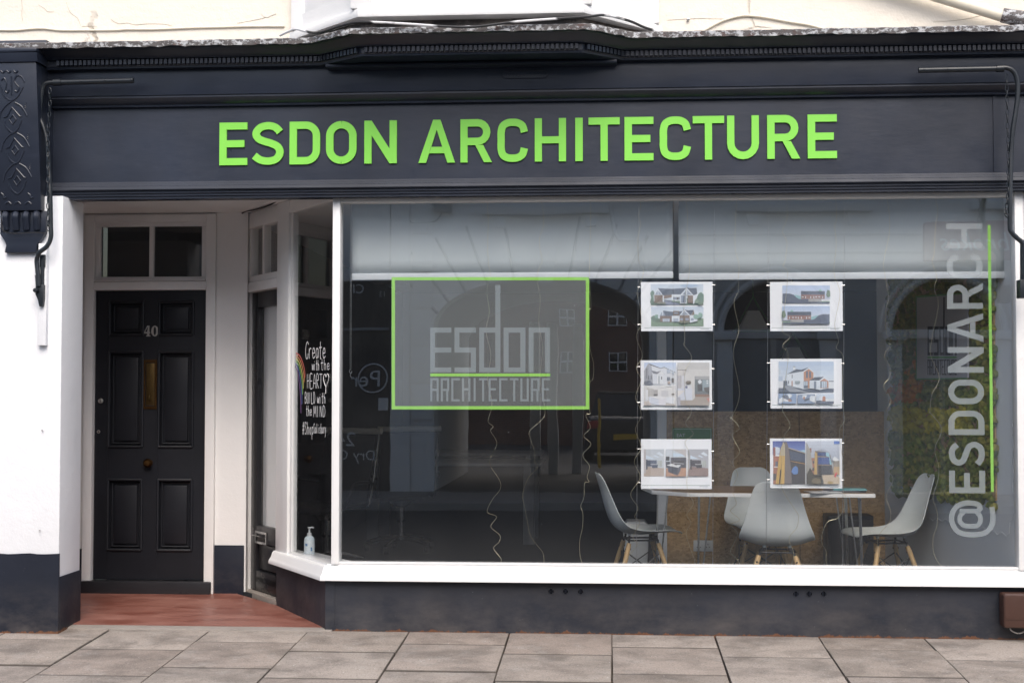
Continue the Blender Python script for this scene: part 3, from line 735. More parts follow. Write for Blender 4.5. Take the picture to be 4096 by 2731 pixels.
for a, b in ((zt0-.11, zt0-.003), (zk1, zk0), (zk1-.27, zk1-.19), (zd_, zd_+.10)):
    ob('rail', sbox(MB(), s0+.0905, s1-.1005, a, b, -.074, -.036), 'paint_shopdoor', SD, bevel=.004)
ob('pane', sbox(MB(), s0+.088, s1-.098, zk0-.002, zt0-.108, -.06, -.054), 'window_glass', SD)
ob('door_backing', sbox(MB(), s0+.088, s1-.098, zk0-.002, zt0-.108, -.09, -.085), 'shop_wall', SD)  # pale sheet set behind the door glass for its light grey tone
for a, b in ((zk1-.189, zk1-.001), (zd_+.101, zk1-.271)):
    ob('panel', sbox(MB(), s0+.1, s1-.11, a+.01, b-.01, -.068, -.050), 'paint_shopdoor', SD, bevel=.01)
lc = s1-.20; lz = (zk0+zk1)/2-.02
lpl = MB()
for a, b, c, d in ((-.105, .105, .028, .042), (-.105, .105, -.042, -.028), (-.105, -.09, -.0275, .0275), (.09, .105, -.0275, .0275)): sbox(lpl, lc+a, lc+b, lz+c, lz+d, -.036, -.028)
lp_ = ob('letter_plate', lpl, 'steel', SD)
sl_ = MB(); c = SF+sdv*lc+SN*-.01; sl_.obox((c.x, c.y, lz+.012), sdv*.085, SN*.022+Vector((0, 0, .006)), (0, 0, .0015))
ob('letter_flap', sl_, 'steel', lp_)
ob('letter_slot', sbox(MB(), lc-.088, lc+.088, lz-.026, lz+.026, -.0357, -.0345), 'ink_dark', lp_)
ob('door_sill', sbox(MB(), s0-.03, s_end-.03, -.0, zf(1)+.026, -.09, .012), 'stone_step', SB, bevel=.012)

# ------------------------------------------------------------------ main display window
RJX = P(4066, 1500, 0).x                          # right jamb, inner edge
FP = [(SBk.x+.0, SBk.y-.02), (P(1303, 2400, 0).x, 0), (3.4, 0)]
ri = ob('stall_riser', MB().sweep(FP, [(0, Z_SILLB+.004), (0, -.03), (-.10, -.03), (-.10, Z_SILLB+.004)]), 'paint_riser', SB)
zt = Z_SILLT
ob('window_sill', MB().sweep([(FP[0][0]-.012, FP[0][1]+.02), FP[1], FP[2]], [(-.10, zt+.006), (-.012, zt+.004), (-.010, zt-.006), (.012, zt-.010), (.022, zt-.022), (.028, zt-.045), (.040, zt-.062), (.046, Z_SILLB+.016), (.046, Z_SILLB), (-.10, Z_SILLB)]), 'white_gloss', SB)
ob('corner_board', MB().box(FP[1][0]-.002, FP[1][0]+.055, -.004, -.001, -.03, Z_SILLB), 'paint_riser', SB)
for u, v in ((2204, 2364), (2262, 2364), (2323, 2365), (3184, 2374), (3237, 2374), (3295, 2374)):
    p = P(u, v, 0)
    vt = ob('air_vent', MB().lathe([(.0185, -.0005), (.0185, -.0035), (.0155, -.0035), (.0150, .0)], (p.x, 0, p.z), 'Y', 20), 'paint_riser', ri)
    ob('vent_shade_disc', MB().lathe([(.0148, -.0016), (.0148, -.0006)], (p.x, 0, p.z), 'Y', 20), 'vent_shade', vt)  # flat black disc paints the shade inside the hole
    mb = MB()
    for k in (-1, 0, 1): mb.box(p.x+k*.008-.0014, p.x+k*.008+.0014, -.0032, -.0018, p.z-.0125, p.z+.0125)
    ob('vent_bars', mb, 'paint_charcoal', vt)
mx0, mx1 = P(1327, 1600, -.005).x, P(1358, 1600, -.005).x
zh = zz(800, 0)
ob('corner_mullion', MB().box(mx0, mx1, -.006, .09, zt+.003, Z_FB+.003), 'white_gloss', SB, bevel=.006)
ob('window_head', MB().box(mx1+.0005, RJX, .0, .085, zh, Z_FB+.003), 'lobby_wall', SB, bevel=.004)
ob('window_jamb', MB().box(RJX, RJX+.055, -.004, .085, zt+.003, Z_FB+.002), 'white_frame_old', SB, bevel=.006)
ob('window_jamb', MB().box(RJX+.056, RJX+.13, -.03, .085, zt+.003, Z_FB+.002), 'white_frame_old', SB, bevel=.01)
ob('pier', MB().box(RJX+.131, XR, -.10, .10, -.05, Z_FB+.001), 'white_wall', SB, bevel=.006)
ob('plinth', MB().box(RJX+.128, XR, -.112, -.098, -.06, zp), 'paint_plinth', SB, bevel=.003)
ob('display_pane', MB().box(mx1-.012, RJX+.012, GY, GY+.006, zt-.002, zh+.012), 'window_glass', SB)
ob('bottom_bead', MB().box(mx1+.0005, RJX-.0005, .006, GY-.001, zt+.0045, zt+.018), 'white_gloss', SB, bevel=.004)
ob('window_board', MB().box(mx1+.001, RJX+.02, GY+.008, .11, zt-.05, zt-.006), 'white_gloss', SB, bevel=.004)
ob('window_board', sbox(MB(), .01, s_post0-.002, zt-.05, zt-.004, -.16, -.014), 'white_gloss', SB, bevel=.004)

# ------------------------------------------------------------------ the room behind the window
FLZ = .05
XB = -2.62
struct(ob('room_floor', MB().prism([(XB, 9.2, FLZ), (XB, 1.3, FLZ), (SBk.x, .9, FLZ), (FP[1][0]+.06, .10, FLZ), (3.4, .10, FLZ), (3.4, 9.2, FLZ)], (0, 0, -.1)), 'dark_carpet'))
struct(ob('room_ceiling', MB().box(XB-.1, 3.5, 1.43, 9.3, zc+.001, zc+.06), 'shop_wall'))
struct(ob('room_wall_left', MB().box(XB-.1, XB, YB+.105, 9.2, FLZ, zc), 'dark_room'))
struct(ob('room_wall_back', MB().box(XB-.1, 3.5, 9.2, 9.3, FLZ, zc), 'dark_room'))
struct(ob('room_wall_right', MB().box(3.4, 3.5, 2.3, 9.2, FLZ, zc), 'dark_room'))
WF = P(4046, 1600, .13); WB = P(3535, 1600, 2.06)
WDIR = Vector((WB.x-WF.x, WB.y-WF.y, 0)); WLEN = WDIR.length; WDIR.normalize(); WN = Vector((-WDIR.y, WDIR.x, 0))
if WN.x > 0: WN = -WN
def WP(u, v, off=0): return PP(u, v, Vector((WF.x, WF.y, 0))+WN*off, WN)
def wbox(mb, s0, s1, z0, z1, o0, o1):
    c = Vector((WF.x, WF.y, 0))+WDIR*((s0+s1)/2)+WN*((o0+o1)/2)
    return mb.obox((c.x, c.y, (z0+z1)/2), WDIR*((s1-s0)/2), WN*((o1-o0)/2), (0, 0, (z1-z0)/2))
struct(ob('room_wall_side', wbox(MB(), -.05, WLEN+.12, FLZ, zc, -.12, 0), 'shop_wall'))
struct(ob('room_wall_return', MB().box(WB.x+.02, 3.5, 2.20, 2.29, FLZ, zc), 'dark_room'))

# ------------------------------------------------------------------ carved console bracket on the pier
cb = P(164, 800, -.215).x; cl = cb-.275
zk = lambda v, Y: P(120, v, Y).z
kt, kb = zk(250, -.31), zk(842, -.21)
CBK = thing('console_bracket', ((cl+cb)/2, -.16, zk(1010, -.2)), 'dark carved console bracket with strapwork ornament on top of the white pier', 'bracket')
ob('body', MB().prism([(cl, -.15, kt), (cl, -.31, kt), (cl, -.21, kb), (cl, -.15, kb)], (cb-cl, 0, 0)), 'paint_charcoal', CBK, bevel=.006)
ob('cap', MB().sweepx([(-.15, kt+.002), (-.318, kt+.002), (-.324, kt+.02), (-.33, kt+.055), (-.15, kt+.055)], cl-.012, cb+.012), 'paint_charcoal', CBK)
ob('neck', MB().box(cl-.01, cb+.012, -.335, -.15, kt+.057, zc1-.01), 'paint_charcoal', CBK, bevel=.01)
def KF(x, y, k=0):                                # point on the sloping carved face, coordinates of the enlarged view
    u, v = x/1.742, 150+y/1.742
    n = Vector((0, -(kt-kb), -.10)).normalized()
    p = PP(u, v, Vector((0, -.31, kt)), n); return p+n*k
def carve(name, pts, r=.0056, n=5): ob(name, MB().tube([KF(*q) for q in (cm2(pts, n) if n else pts)], r, 6), 'paint_charcoal', CBK)
for i, (cx, cy_) in enumerate(((88, 572), (104, 786), (119, 998))):
    carve('diamond', [(cx, cy_-33), (cx+24, cy_), (cx, cy_+33), (cx-24, cy_), (cx, cy_-33)], n=0)
    carve('chevron', [(cx-62, cy_-14), (cx-38, cy_-22), (cx-4, cy_-84), (cx+50, cy_-22), (cx+62, cy_-20)], n=0)
    carve('loop', [(cx-56, cy_+12), (cx-50, cy_+40), (cx-30, cy_+70), (cx+4, cy_+92), (cx+34, cy_+68), (cx+50, cy_+36), (cx+62, cy_+4)])
    carve('oval_arc', [(cx-96, cy_+8), (cx-82, cy_-50), (cx-44, cy_-100), (cx-10, cy_-124)])
    carve('oval_arc', [(cx+16, cy_-118), (cx+60, cy_-92), (cx+88, cy_-50), (cx+100, cy_-24)])
    for k in range(4): carve('leaf', [(cx+66+k*9, cy_-96-k*16+30), (cx+78+k*6, cy_-112-k*12+30), (cx+92, cy_-118-k*10+40)], .0032)
carve('scroll', [(8, 300), (30, 285), (44, 320), (36, 370), (52, 385), (62, 365)])
carve('scroll', [(172, 312), (150, 275), (118, 268), (100, 300), (118, 330), (134, 350), (122, 378), (104, 372)])
carve('scroll', [(0, 330), (18, 385), (48, 425), (84, 440), (120, 415), (146, 375), (160, 345)])
carve('stem', [(78, 270), (80, 330), (80, 400)])
for cx in (20, 62, 110): carve('scallop', [(cx-16, 232), (cx, 246), (cx+16, 232)])
for cx in (28, 215): carve('corner_leaf', [(cx-20, 1085), (cx-4, 1100), (cx, 1120), (cx+18, 1112)])
for cx in (58, 125, 198): carve('scallop', [(cx-22, 1162), (cx-8, 1148), (cx+6, 1148), (cx+20, 1162)])
f0, f1 = zk(842, -.2), zk(930, -.19)
ob('fluted_block', MB().box(cl+.012, cb+.02, -.185, -.15, f1, f0-.001), 'paint_charcoal', CBK, bevel=.004)
for k in range(4):
    x = cl+.05+k*.064
    ob('flute', MB().tube(catmull([(x, -.172, f0-.004), (x, -.200, f0-.03), (x, -.195, (f0+f1)/2), (x, -.182, f1+.02)]), .022, 10), 'paint_charcoal', CBK)
g0_, g1_ = zk(930, -.19), zk(1010, -.19)
ob('foot_moulding', MB().prism([(cl+.01, -.15, g0_), (cl+.045, -.15, (g0_+g1_)/2+.01), (cl+.055, -.15, g1_+.045), (cl+.045, -.15, g1_), (cb-.035, -.15, g1_), (cb-.03, -.15, g1_+.045), (cb-.01, -.15, (g0_+g1_)/2+.01), (cb+.02, -.15, g0_)], (0, -.045, 0)), 'paint_charcoal', CBK, bevel=.006)
tag(ob('bracket_cable', MB().tube(catmull([P(6, 850, -.21), P(8, 905, -.21), P(20, 928, -.21), P(70, 934, -.21), P(130, 930, -.21), P(178, 932, -.21)]), .0035, 6), 'cable_black'),
    'thin black cable looped under the carved console bracket', 'cable')

# ------------------------------------------------------------------ awning arms
def chain(path, name, parent, mat='paint_metal', step=.026):
    pts = catmull(path, 12); mb = MB(); d = 0; k = 0
    for i in range(len(pts)-1):
        seg = pts[i+1]-pts[i]; d += seg.length
        if d >= step:
            d = 0; k += 1; t = seg.normalized(); s = Vector((1, 0, 0)) if k % 2 else Vector((0, 1, 0)); s = (s-t*s.dot(t)).normalized()
            c = pts[i+1]; ring = [c+t*(.019*math.cos(a))+s*(.0085*math.sin(a)) for a in [2*math.pi*j/10 for j in range(11)]]
            mb.tube(ring, .0030, 5)
    return ob(name, mb, mat, parent)
z = ZR(0, 150, 1.742); z7 = ZR(0, 750, 2.24)
AY = -.22
AL = thing('awning_arm', P(190, 1240, -.2), 'dark iron awning arm with chain folded against the left end of the fascia', 'awning arm', 'awning arms at the fascia ends')
pl = [P(230, 330, AY), P(205, 331, AY), P(180, 338, AY), P(168, 365, AY), P(160, 440, AY), P(160, 470, AY), P(175, 510, AY), P(190, 580, AY), P(200, 760, AY-.03), P(203, 900, AY-.03), P(203, 950, AY-.03), P(188, 985, AY-.03), P(158, 1010, AY-.02), P(147, 1040, AY), P(150, 1085, AY), P(153, 1105, AY)]
ob('pipe', MB().tube(catmull(pl, 8), .0135, 10), 'paint_metal', AL)
bar = ob('bar', MB().tube([P(212, 331, AY), P(534, 323, AY)], .0165, 12), 'paint_metal', AL)
for u in (327, 424, 528): ob('rivet', MB().lathe([(.002, -.019), (.005, -.0175), (.006, -.014)], tuple(P(u, 330-.026*(u-212), AY)), 'Y', 10), 'paint_metal', bar)
ob('collar', MB().tube([P(215, 331, AY), P(245, 330, AY)], .021, 12), 'paint_metal', AL)
chain([P(199, 342, AY), P(199, 430, AY), P(193, 520, AY-.02), P(192, 640, AY-.04), P(192, 800, AY-.05), P(194, 925, AY-.04)], 'chain', AL)
ob('sleeve', MB().tube([P(151, 1100, AY), P(154, 1145, AY)], .0165, 10), 'paint_metal', AL)
ob('rod', MB().tube([P(170, 1035, AY+.02), P(169, 1145, AY+.02)], .012, 10), 'paint_metal', AL)
pb = P(168, 1170, AY+.03)
ob('hinge_block', MB().prism([(pb.x-.028, AY+.0, pb.z+.045), (pb.x+.022, AY+.0, pb.z+.045), (pb.x+.022, AY, pb.z-.04), (pb.x+.016, AY, pb.z-.085), (pb.x-.005, AY, pb.z-.085), (pb.x-.012, AY, pb.z-.05), (pb.x-.03, AY, pb.z-.01)], (0, .07, 0)), 'paint_metal', AL, bevel=.005)
ob('hinge_block', MB().box(pb.x-.01, pb.x+.022, AY+.01, AY+.07, pb.z+.15, pb.z+.225), 'paint_metal', AL, bevel=.005)
ob('pivot_bolt', MB().lathe([(.003, -.03), (.012, -.028), (.016, -.012), (.016, .0)], (pb.x-.02, AY, pb.z+.01), 'Y', 12), 'paint_metal', AL)
x0, x1, a0, a1 = rect(158, 975, 192, 1382, -.17)
tag(ob('timber_batten', MB().box(x0, x1, -.195, -.162, a0, a1), 'white_wall', bevel=.005), 'white painted timber batten on the pier below the awning arm', 'batten')
for k, (u, v) in enumerate(((172, 1722), (161, 2121))):
    p = P(u, v, -.16)
    tag(ob('wall_hook', MB().tube(catmull([(p.x, -.158, p.z), (p.x, -.175, p.z), (p.x+.004, -.18, p.z+.008)]), .0028, 6), 'steel'), ('upper' if k == 0 else 'lower')+' of two small screw hooks in the white pier', 'hook', 'screw hooks in the pier')
AR = thing('awning_arm', P(4080, 1200, -.2), 'dark iron awning arm with chain at the right end of the fascia', 'awning arm', 'awning arms at the fascia ends')
pr = [P(3990, 276, AY), P(4025, 272, AY), P(4055, 288, AY), P(4070, 330, AY), P(4070, 390, AY), P(4062, 450, AY), P(4050, 530, AY), P(4044, 620, AY), P(4041, 800, AY-.02), P(4040, 905, AY-.02), P(4047, 930, AY-.02), P(4068, 952, AY-.01), P(4090, 972, AY), P(4098, 1000, AY), P(4099, 1100, AY)]
ob('pipe', MB().tube(catmull(pr, 8), .0135, 10), 'paint_metal', AR)
bar = ob('bar', MB().tube([P(3674, 282, AY), P(4003, 275, AY)], .0165, 12), 'paint_metal', AR)
for u in (3692, 3790, 3890): ob('rivet', MB().lathe([(.002, -.019), (.005, -.0175), (.006, -.014)], tuple(P(u, 282-.02*(u-3674), AY)), 'Y', 10), 'paint_metal', bar)
ob('collar', MB().tube([P(3985, 276, AY), P(4015, 274, AY)], .021, 12), 'paint_metal', AR)
chain([P(4026, 290, AY), P(4028, 400, AY), P(4031, 560, AY-.01), P(4033, 740, AY-.03), P(4030, 800, AY-.03), P(4024, 850, AY-.03), P(4028, 862, AY-.03)], 'chain', AR)
pb = P(4092, 1150, AY+.04)
ob('hinge_block', MB().box(pb.x-.022, pb.x+.05, AY+.02, AY+.10, pb.z-.06, pb.z+.045), 'paint_metal', AR, bevel=.006)
ob('rod', MB().tube([P(4090, 960, AY+.05), P(4090, 1120, AY+.05)], .014, 10), 'paint_metal', AR)

# ------------------------------------------------------------------ raised green lettering
SG = thing('sign_lettering', (P(2110, 560, -.05).x, -.045, zz(640, -.05)), 'raised bright green letters reading ESDON ARCHITECTURE on the dark fascia', 'sign')
LET = [('E',877.5,989),('S',1004,1136),('D',1158,1280),('O',1304,1426),('N',1457,1587),('A',1673.5,1820),('R',1841.5,1968),('C',1990,2111),('H',2139,2264),('I',2301,2331),('T',2354,2479),('E',2498,2614),('C',2639,2763.5),('T',2771,2897),('U',2908.5,3036),('R',3069,3201),('E',3231,3348)]
LY = -.052
lz0 = (P(933, 663, LY).z+P(3290, 631.5, LY).z)/2; lz1 = (P(933, 492, LY).z+P(3290, 457, LY).z)/2
for ch, u0, u1 in LET:
    wv = 575; xa, xb = P(u0, wv, LY).x, P(u1, wv, LY).x; gw, polys = GL[ch]; s = (xb-xa)/gw; h = lz1-lz0
    mb = MB()
    for k, pl in enumerate(polys):
        mb.prism([(xa+p[0]*s, LY+.0002*k, lz0+p[1]*h) for p in pl], (0, -LY-.039-.0002*k-.0003, 0))
    o = ob('letter', mb, 'sign_green', SG, angle=25); o['label'] = 'green raised letter '+ch

# ------------------------------------------------------------------ wall cables, downpipe
zu = ZR(0, 0, 1.96)
cpts = [(-40,240),(0,238),(130,238),(250,228),(340,226),(460,238),(600,240),(900,238),(1000,232),(1200,232),(1500,220),(1700,215),(2000,208),(2230,208)]
tag(ob('wall_cable', MB().tube(catmull([P(*zu(*q), .052) for q in cpts], 6), .0055, 8), 'cream_pipe'), 'cream painted cable clipped along the upper wall left of the bay window', 'cable')
z3_ = ZR(2600, 0, 1.572)
tag(ob('wall_cable', MB().tube(catmull([P(*z3_(*q), .05) for q in ((330,200),(400,160),(470,128),(560,104),(620,100),(720,110),(820,128),(900,142),(1000,158),(1100,185))], 6), .0065, 8), 'cream_pipe'), 'cream cable arching above the lead flashing right of the bay window', 'cable')
for k, (u, v) in enumerate(((615, 102), (240, 124))):
    p = P(*z3_(u, v), .05); 
    if k == 1: tag(ob('wall_screw', MB().lathe([(.002, -.012), (.008, -.009), (.009, .012)], tuple(p), 'Y', 10), 'steel'), 'rusty screw head in the cream wall right of the bay window', 'screw')
b1, b2 = ZR(1100, 0, 2.94), ZR(1900, 0, 2.767)
bc = [P(*b1(60, 420), -.12), P(*b1(170, 370), -.20), P(*b1(250, 345), -.24), P(*b1(420, 385), -.33), P(*b1(550, 380), -.42), P(*b1(800, 300), -.50), P(*b1(1020, 262), -.53), P(*b1(1500, 282), -.54), P(*b1(2000, 315), -.54), P(*b2(0, 300), -.54), P(*b2(500, 240), -.53), P(*b2(1200, 192), -.52), P(*b2(1440, 172), -.47), P(*b2(1700, 232), -.36), P(*b2(1870, 305), -.26), P(*b2(2000, 345), -.22)]
t = NT('cable_mottled'); t.bsdf(t.mix(t.ramp(t.noise(3.1, 3), [(.47, 0.), (.5, 1.)]), (.02, .02, .022), (.7, .7, .7)), .5)
tag(ob('roof_cable', MB().tube(catmull(bc, 6), .0075, 8), 'cable_mottled'), 'black and white cable sagging below the bay window over the cornice', 'cable')
DP = thing('downpipe', P(3960, 60, .0), 'cream downpipe slanting across the upper wall at top right', 'pipe')
ob('pipe', MB().tube([P(2960, -250, .0), P(4018, 68, -.03)], .034, 16), 'cream_pipe', DP)
ob('lead_shoe', MB().tube([P(4008, 62, -.03), P(4130, 86, -.06)], [.042, .05], 14), 'lead', DP)
tag(ob('lobby_cable', MB().tube(catmull([SP(958, 890, .03), SP(956, 872, .04), SP(966, 856, .05), SP(985, 845, .05), SP(1025, 838, .05), SP(1080, 820, .05), SP(1115, 800, .05), SP(1165, 788, .05)], 6), .0055, 8), 'cable_black'), 'black cable stapled under the lobby ceiling over the shop door', 'cable')
BX = thing('wall_box', P(4070, 2505, -.06), 'brown plastic meter box fixed low on the stall riser at the right edge', 'box')
x0, x1, a0, a1 = rect(4014, 2374, 4140, 2512, -.10)
ob('cover', MB().box(x0, x1, -.11, -.001, a0, a1), 'brown_plastic', BX, bevel=.018, seg=3)
ob('ridge', MB().box(x0+.012, x1-.01, -.1125, -.109, a0+.05, a0+.054), 'brown_plastic', BX)
p = P(4074, 2516, -.06)
ob('hoop', MB().tube(catmull([(p.x-.045, -.05, p.z+.02), (p.x-.04, -.055, p.z-.006), (p.x, -.06, p.z-.022), (p.x+.04, -.055, p.z-.006), (p.x+.045, -.05, p.z+.02)]), .0045, 8), 'steel', BX)

# ------------------------------------------------------------------ window graphics
z7g = ZR(1300, 750, 1.568)
FY = GY+.0075
def film_rect(mb, x0, y0, x1, y1, Y, zr=z7g):
    u0, v0 = zr(x0, y0); u1, v1 = zr(x1, y1)
    mb.flat([P(u0, v1, Y), P(u1, v1, Y), P(u1, v0, Y), P(u0, v0, Y)])
def thick_rect(mb, x0, y0, x1, y1, Y, zr=z7g, th=.0006):
    u0, v0 = zr(x0, y0); u1, v1 = zr(x1, y1)
    mb.prism([P(u0, v1, Y), P(u1, v1, Y), P(u1, v0, Y), P(u0, v0, Y)], (0, th, 0))
WS = thing('window_sticker', P(1960, 1637, FY), 'frosted window panel with green border and esdon ARCHITECTURE logo', 'window sticker')
ob('frosted_panel', (lambda m: (film_rect(m, 439, 580, 1637, 1371, FY+.001), m)[1])(MB()), 'frost_film', WS)
m = MB()
thick_rect(m, 418, 562, 1656, 582, FY); thick_rect(m, 418, 1370, 1658, 1391, FY); thick_rect(m, 418, 582, 439, 1370, FY); thick_rect(m, 1636, 582, 1657, 1370, FY)
ob('green_border', m, 'green_film', WS)
big, small, barr = logo_rects()
for L in big+small:
    m = MB()
    for q in L: film_rect(m, *q, FY-.0005)
    ob('logo_letter', m, 'frost_letter', WS)
m = MB(); thick_rect(m, *barr, FY-.001); ob('green_bar', m, 'green_film', WS)
# vertical frosted text, read from below
VT = thing('window_lettering', P(3880, 2144, FY), 'vertical frosted lettering reading @ESDONARCH at the right of the window', 'window lettering')
spans = [('H',894,993),('C',1018,1113),('R',1133,1235),('A',1253,1368),('N',1388,1490),('O',1518,1616),('D',1642,1739),('S',1765,1865),('E',1881,1971),('@',2000,2146)]
xt = P(3791, 1450, FY).x; xb_ = P(3935, 1450, FY).x
for ch, v0, v1 in spans:
    za, zb_ = P(3865, v1, FY).z, P(3865, v0, FY).z; gw, polys = GL[ch]; s = (zb_-za)/gw; h = xb_-xt
    m = MB()
    for pl in polys: m.flat([(xb_-p[1]*h, FY, za+p[0]*s) for p in pl])
    o = ob('letter', m, 'frost_text', VT); o['label'] = 'frosted letter '+ch
a, b = P(3958, 901, FY), P(3968, 1966, FY); xm = (a.x+b.x)/2
tag(ob('window_stripe', MB().box(xm-.0085, xm+.0085, FY, FY+.0006, b.z, a.z), 'green_film'), 'thin bright green vertical stripe on the glass beside the frosted lettering', 'window sticker')
# chalk-pen lettering on the side pane
PEN = {'C':[[(.9,.85),(.6,1),(.25,.8),(.1,.4),(.3,.02),(.7,.05),(.85,.3)]],'r':[[(.1,.6),(.15,0)],[(.15,.4),(.4,.62),(.7,.58)]],'e':[[(.1,.32),(.7,.36),(.6,.6),(.3,.6),(.1,.3),(.35,.02),(.8,.15)]],
 'a':[[(.7,.55),(.3,.6),(.1,.3),(.3,.02),(.65,.2),(.7,.58),(.75,.05)]],'t':[[(.4,1),(.35,.1),(.6,.0)],[(.05,.65),(.75,.68)]],'w':[[(.0,.6),(.2,.02),(.45,.5),(.65,.02),(.9,.6)]],'i':[[(.3,.6),(.3,.0)],[(.3,.82),(.32,.86)]],
 'h':[[(.1,1),(.1,0)],[(.1,.4),(.4,.6),(.6,.45),(.6,0)]],'H':[[(.1,1),(.1,0)],[(.7,1),(.7,0)],[(.1,.5),(.7,.55)]],'E':[[(.7,1),(.1,1),(.1,0),(.7,0)],[(.1,.5),(.6,.52)]],'A':[[(0,0),(.4,1),(.8,0)],[(.15,.35),(.65,.35)]],
 'R':[[(.1,0),(.1,1),(.6,.9),(.6,.6),(.1,.5),(.7,0)]],'T':[[(0,1),(.8,1)],[(.4,1),(.4,0)]],'B':[[(.1,0),(.1,1),(.6,.9),(.55,.6),(.1,.52),(.65,.4),(.65,.1),(.1,0)]],'U':[[(.1,1),(.12,.15),(.4,0),(.65,.15),(.7,1)]],'I':[[(.3,1),(.3,0)]],
 'L':[[(.1,1),(.1,0),(.6,0)]],'D':[[(.1,0),(.1,1),(.5,.9),(.7,.5),(.5,.1),(.1,0)]],'M':[[(0,0),(.1,1),(.4,.3),(.7,1),(.8,0)]],'N':[[(.05,0),(.1,1),(.65,0),(.7,1)]],'#':[[(.15,0),(.35,1)],[(.45,0),(.65,1)],[(0,.35),(.75,.38)],[(.05,.68),(.8,.7)]],
 'S':[[(.7,.85),(.4,1),(.1,.8),(.35,.55),(.65,.3),(.45,.02),(.05,.12)]],'o':[[(.35,.6),(.1,.3),(.35,0),(.6,.3),(.35,.6)]],'p':[[(.1,.6),(.1,-.4)],[(.1,.5),(.45,.6),(.6,.3),(.35,.02),(.1,.15)]],'l':[[(.25,1),(.25,.0)]],'s':[[(.55,.55),(.2,.58),(.2,.38),(.5,.25),(.4,.03),(.05,.08)]],
 'b':[[(.1,1),(.1,.05),(.5,.05),(.6,.35),(.3,.6),(.1,.4)]],'u':[[(.1,.6),(.15,.1),(.4,.02),(.6,.2)],[(.6,.6),(.65,.02)]],'y':[[(.05,.6),(.3,.1)],[(.6,.6),(.3,-.2),(.05,-.4)]],' ':[]}
CT = thing('window_writing', SP(1250, 1760, -.004), 'hand-written white chalk words Create with the HEART BUILD with the MIND #ShopSalisbury on side pane', 'window lettering')
def pen(word, x0, x1, yb, yt, wd=.0052, up=False):
    zr = ZR(1100, 1300, 3.136); n = len(word); cw = (x1-x0)/n; m = MB()
    for i, ch in enumerate(word):
        for st in PEN[ch]:
            pts = cm2(st, 4) if len(st) > 2 else st
            q = [SP(*zr(x0+(i+p[0]*1.02)*cw, yb-(yb-yt)*p[1]), -.0055) for p in pts]
            L = [((k-SF).dot(sdv), k.z) for k in q]
            for (a, b) in zip(L[:-1], L[1:]):
                d = Vector((b[0]-a[0], b[1]-a[1], 0))
                if d.length < 1e-6: continue
                d.normalize(); nn = Vector((-d.y, d.x, 0))*wd/2; d = d*wd*.25
                sbx = [(a[0]-d.x+nn.x, a[1]-d.y+nn.y), (b[0]+d.x+nn.x, b[1]+d.y+nn.y), (b[0]+d.x-nn.x, b[1]+d.y-nn.y), (a[0]-d.x-nn.x, a[1]-d.y-nn.y)]
                off = -.0054+random.uniform(0, .0004)
                m.flat([(SF+sdv*s+SN*off).to_tuple()[:2]+(zv,) for s, zv in sbx])
    o = ob('word', m, 'chalk', CT, recalc=False, smooth=False); o['label'] = 'chalk word '+word
pen('Create', 380, 640, 420, 210, .0062); pen('with', 465, 560, 565, 440); pen('the', 575, 690, 560, 430)
pen('HEART', 400, 600, 790, 615); pen('BUILD', 375, 510, 980, 845); pen('with', 530, 640, 980, 850); pen('the', 390, 465, 1135, 1010); pen('MIND', 485, 640, 1150, 1015); pen('#Shop', 345, 490, 1370, 1215, .0048); pen('Salisbury', 485, 645, 1355, 1235, .0042)
zr = ZR(1100, 1300, 3.136)
ht = cm2([(640, 780), (612, 700), (610, 640), (628, 615), (640, 650), (655, 610), (675, 640), (668, 700), (640, 775), (636, 860)], 5)
hp_ = [SP(*zr(*q), -.0055) for q in ht]; ob('heart', MB().tube(hp_, .0022, 5), 'chalk', CT)
RB = thing('window_rainbow', SP(1210, 1650, -.004), 'painted rainbow curving down the left of the side window pane', 'window sticker')
for k, (c, ex, ey, tx) in enumerate(((srgb_hazed(215, 70, 45), 375, 660, 262), (srgb_hazed(225, 140, 60), 366, 715, 262), (srgb_hazed(215, 200, 80), 355, 795, 262), (srgb_hazed(120, 190, 60), 346, 870, 262), (srgb_hazed(40, 80, 170), 338, 990, 255), (srgb_hazed(110, 40, 130), 325, 1105, 250))):
    t = NT('rainbow_%d' % k); t.bsdf(c, .6)
    y0 = 350+k*32
    ctr = cm2([(tx, y0), (tx+(ex-tx)*.45, y0+40+k*8), (tx+(ex-tx)*.8, y0+(ey-y0)*.45), (ex-2, y0+(ey-y0)*.75), (ex, ey)], 6)
    q = [SP(*zr(*p), -.0055) for p in ctr]; m = MB()
    for a, b in zip(q[:-1], q[1:]):
        d = (b-a).normalized(); nn = SN.cross(d).normalized()*.0042
        m.flat([a+nn, b+nn, b-nn, a-nn])
    ob('rainbow_band', m, 'rainbow_%d' % k, RB, recalc=False)

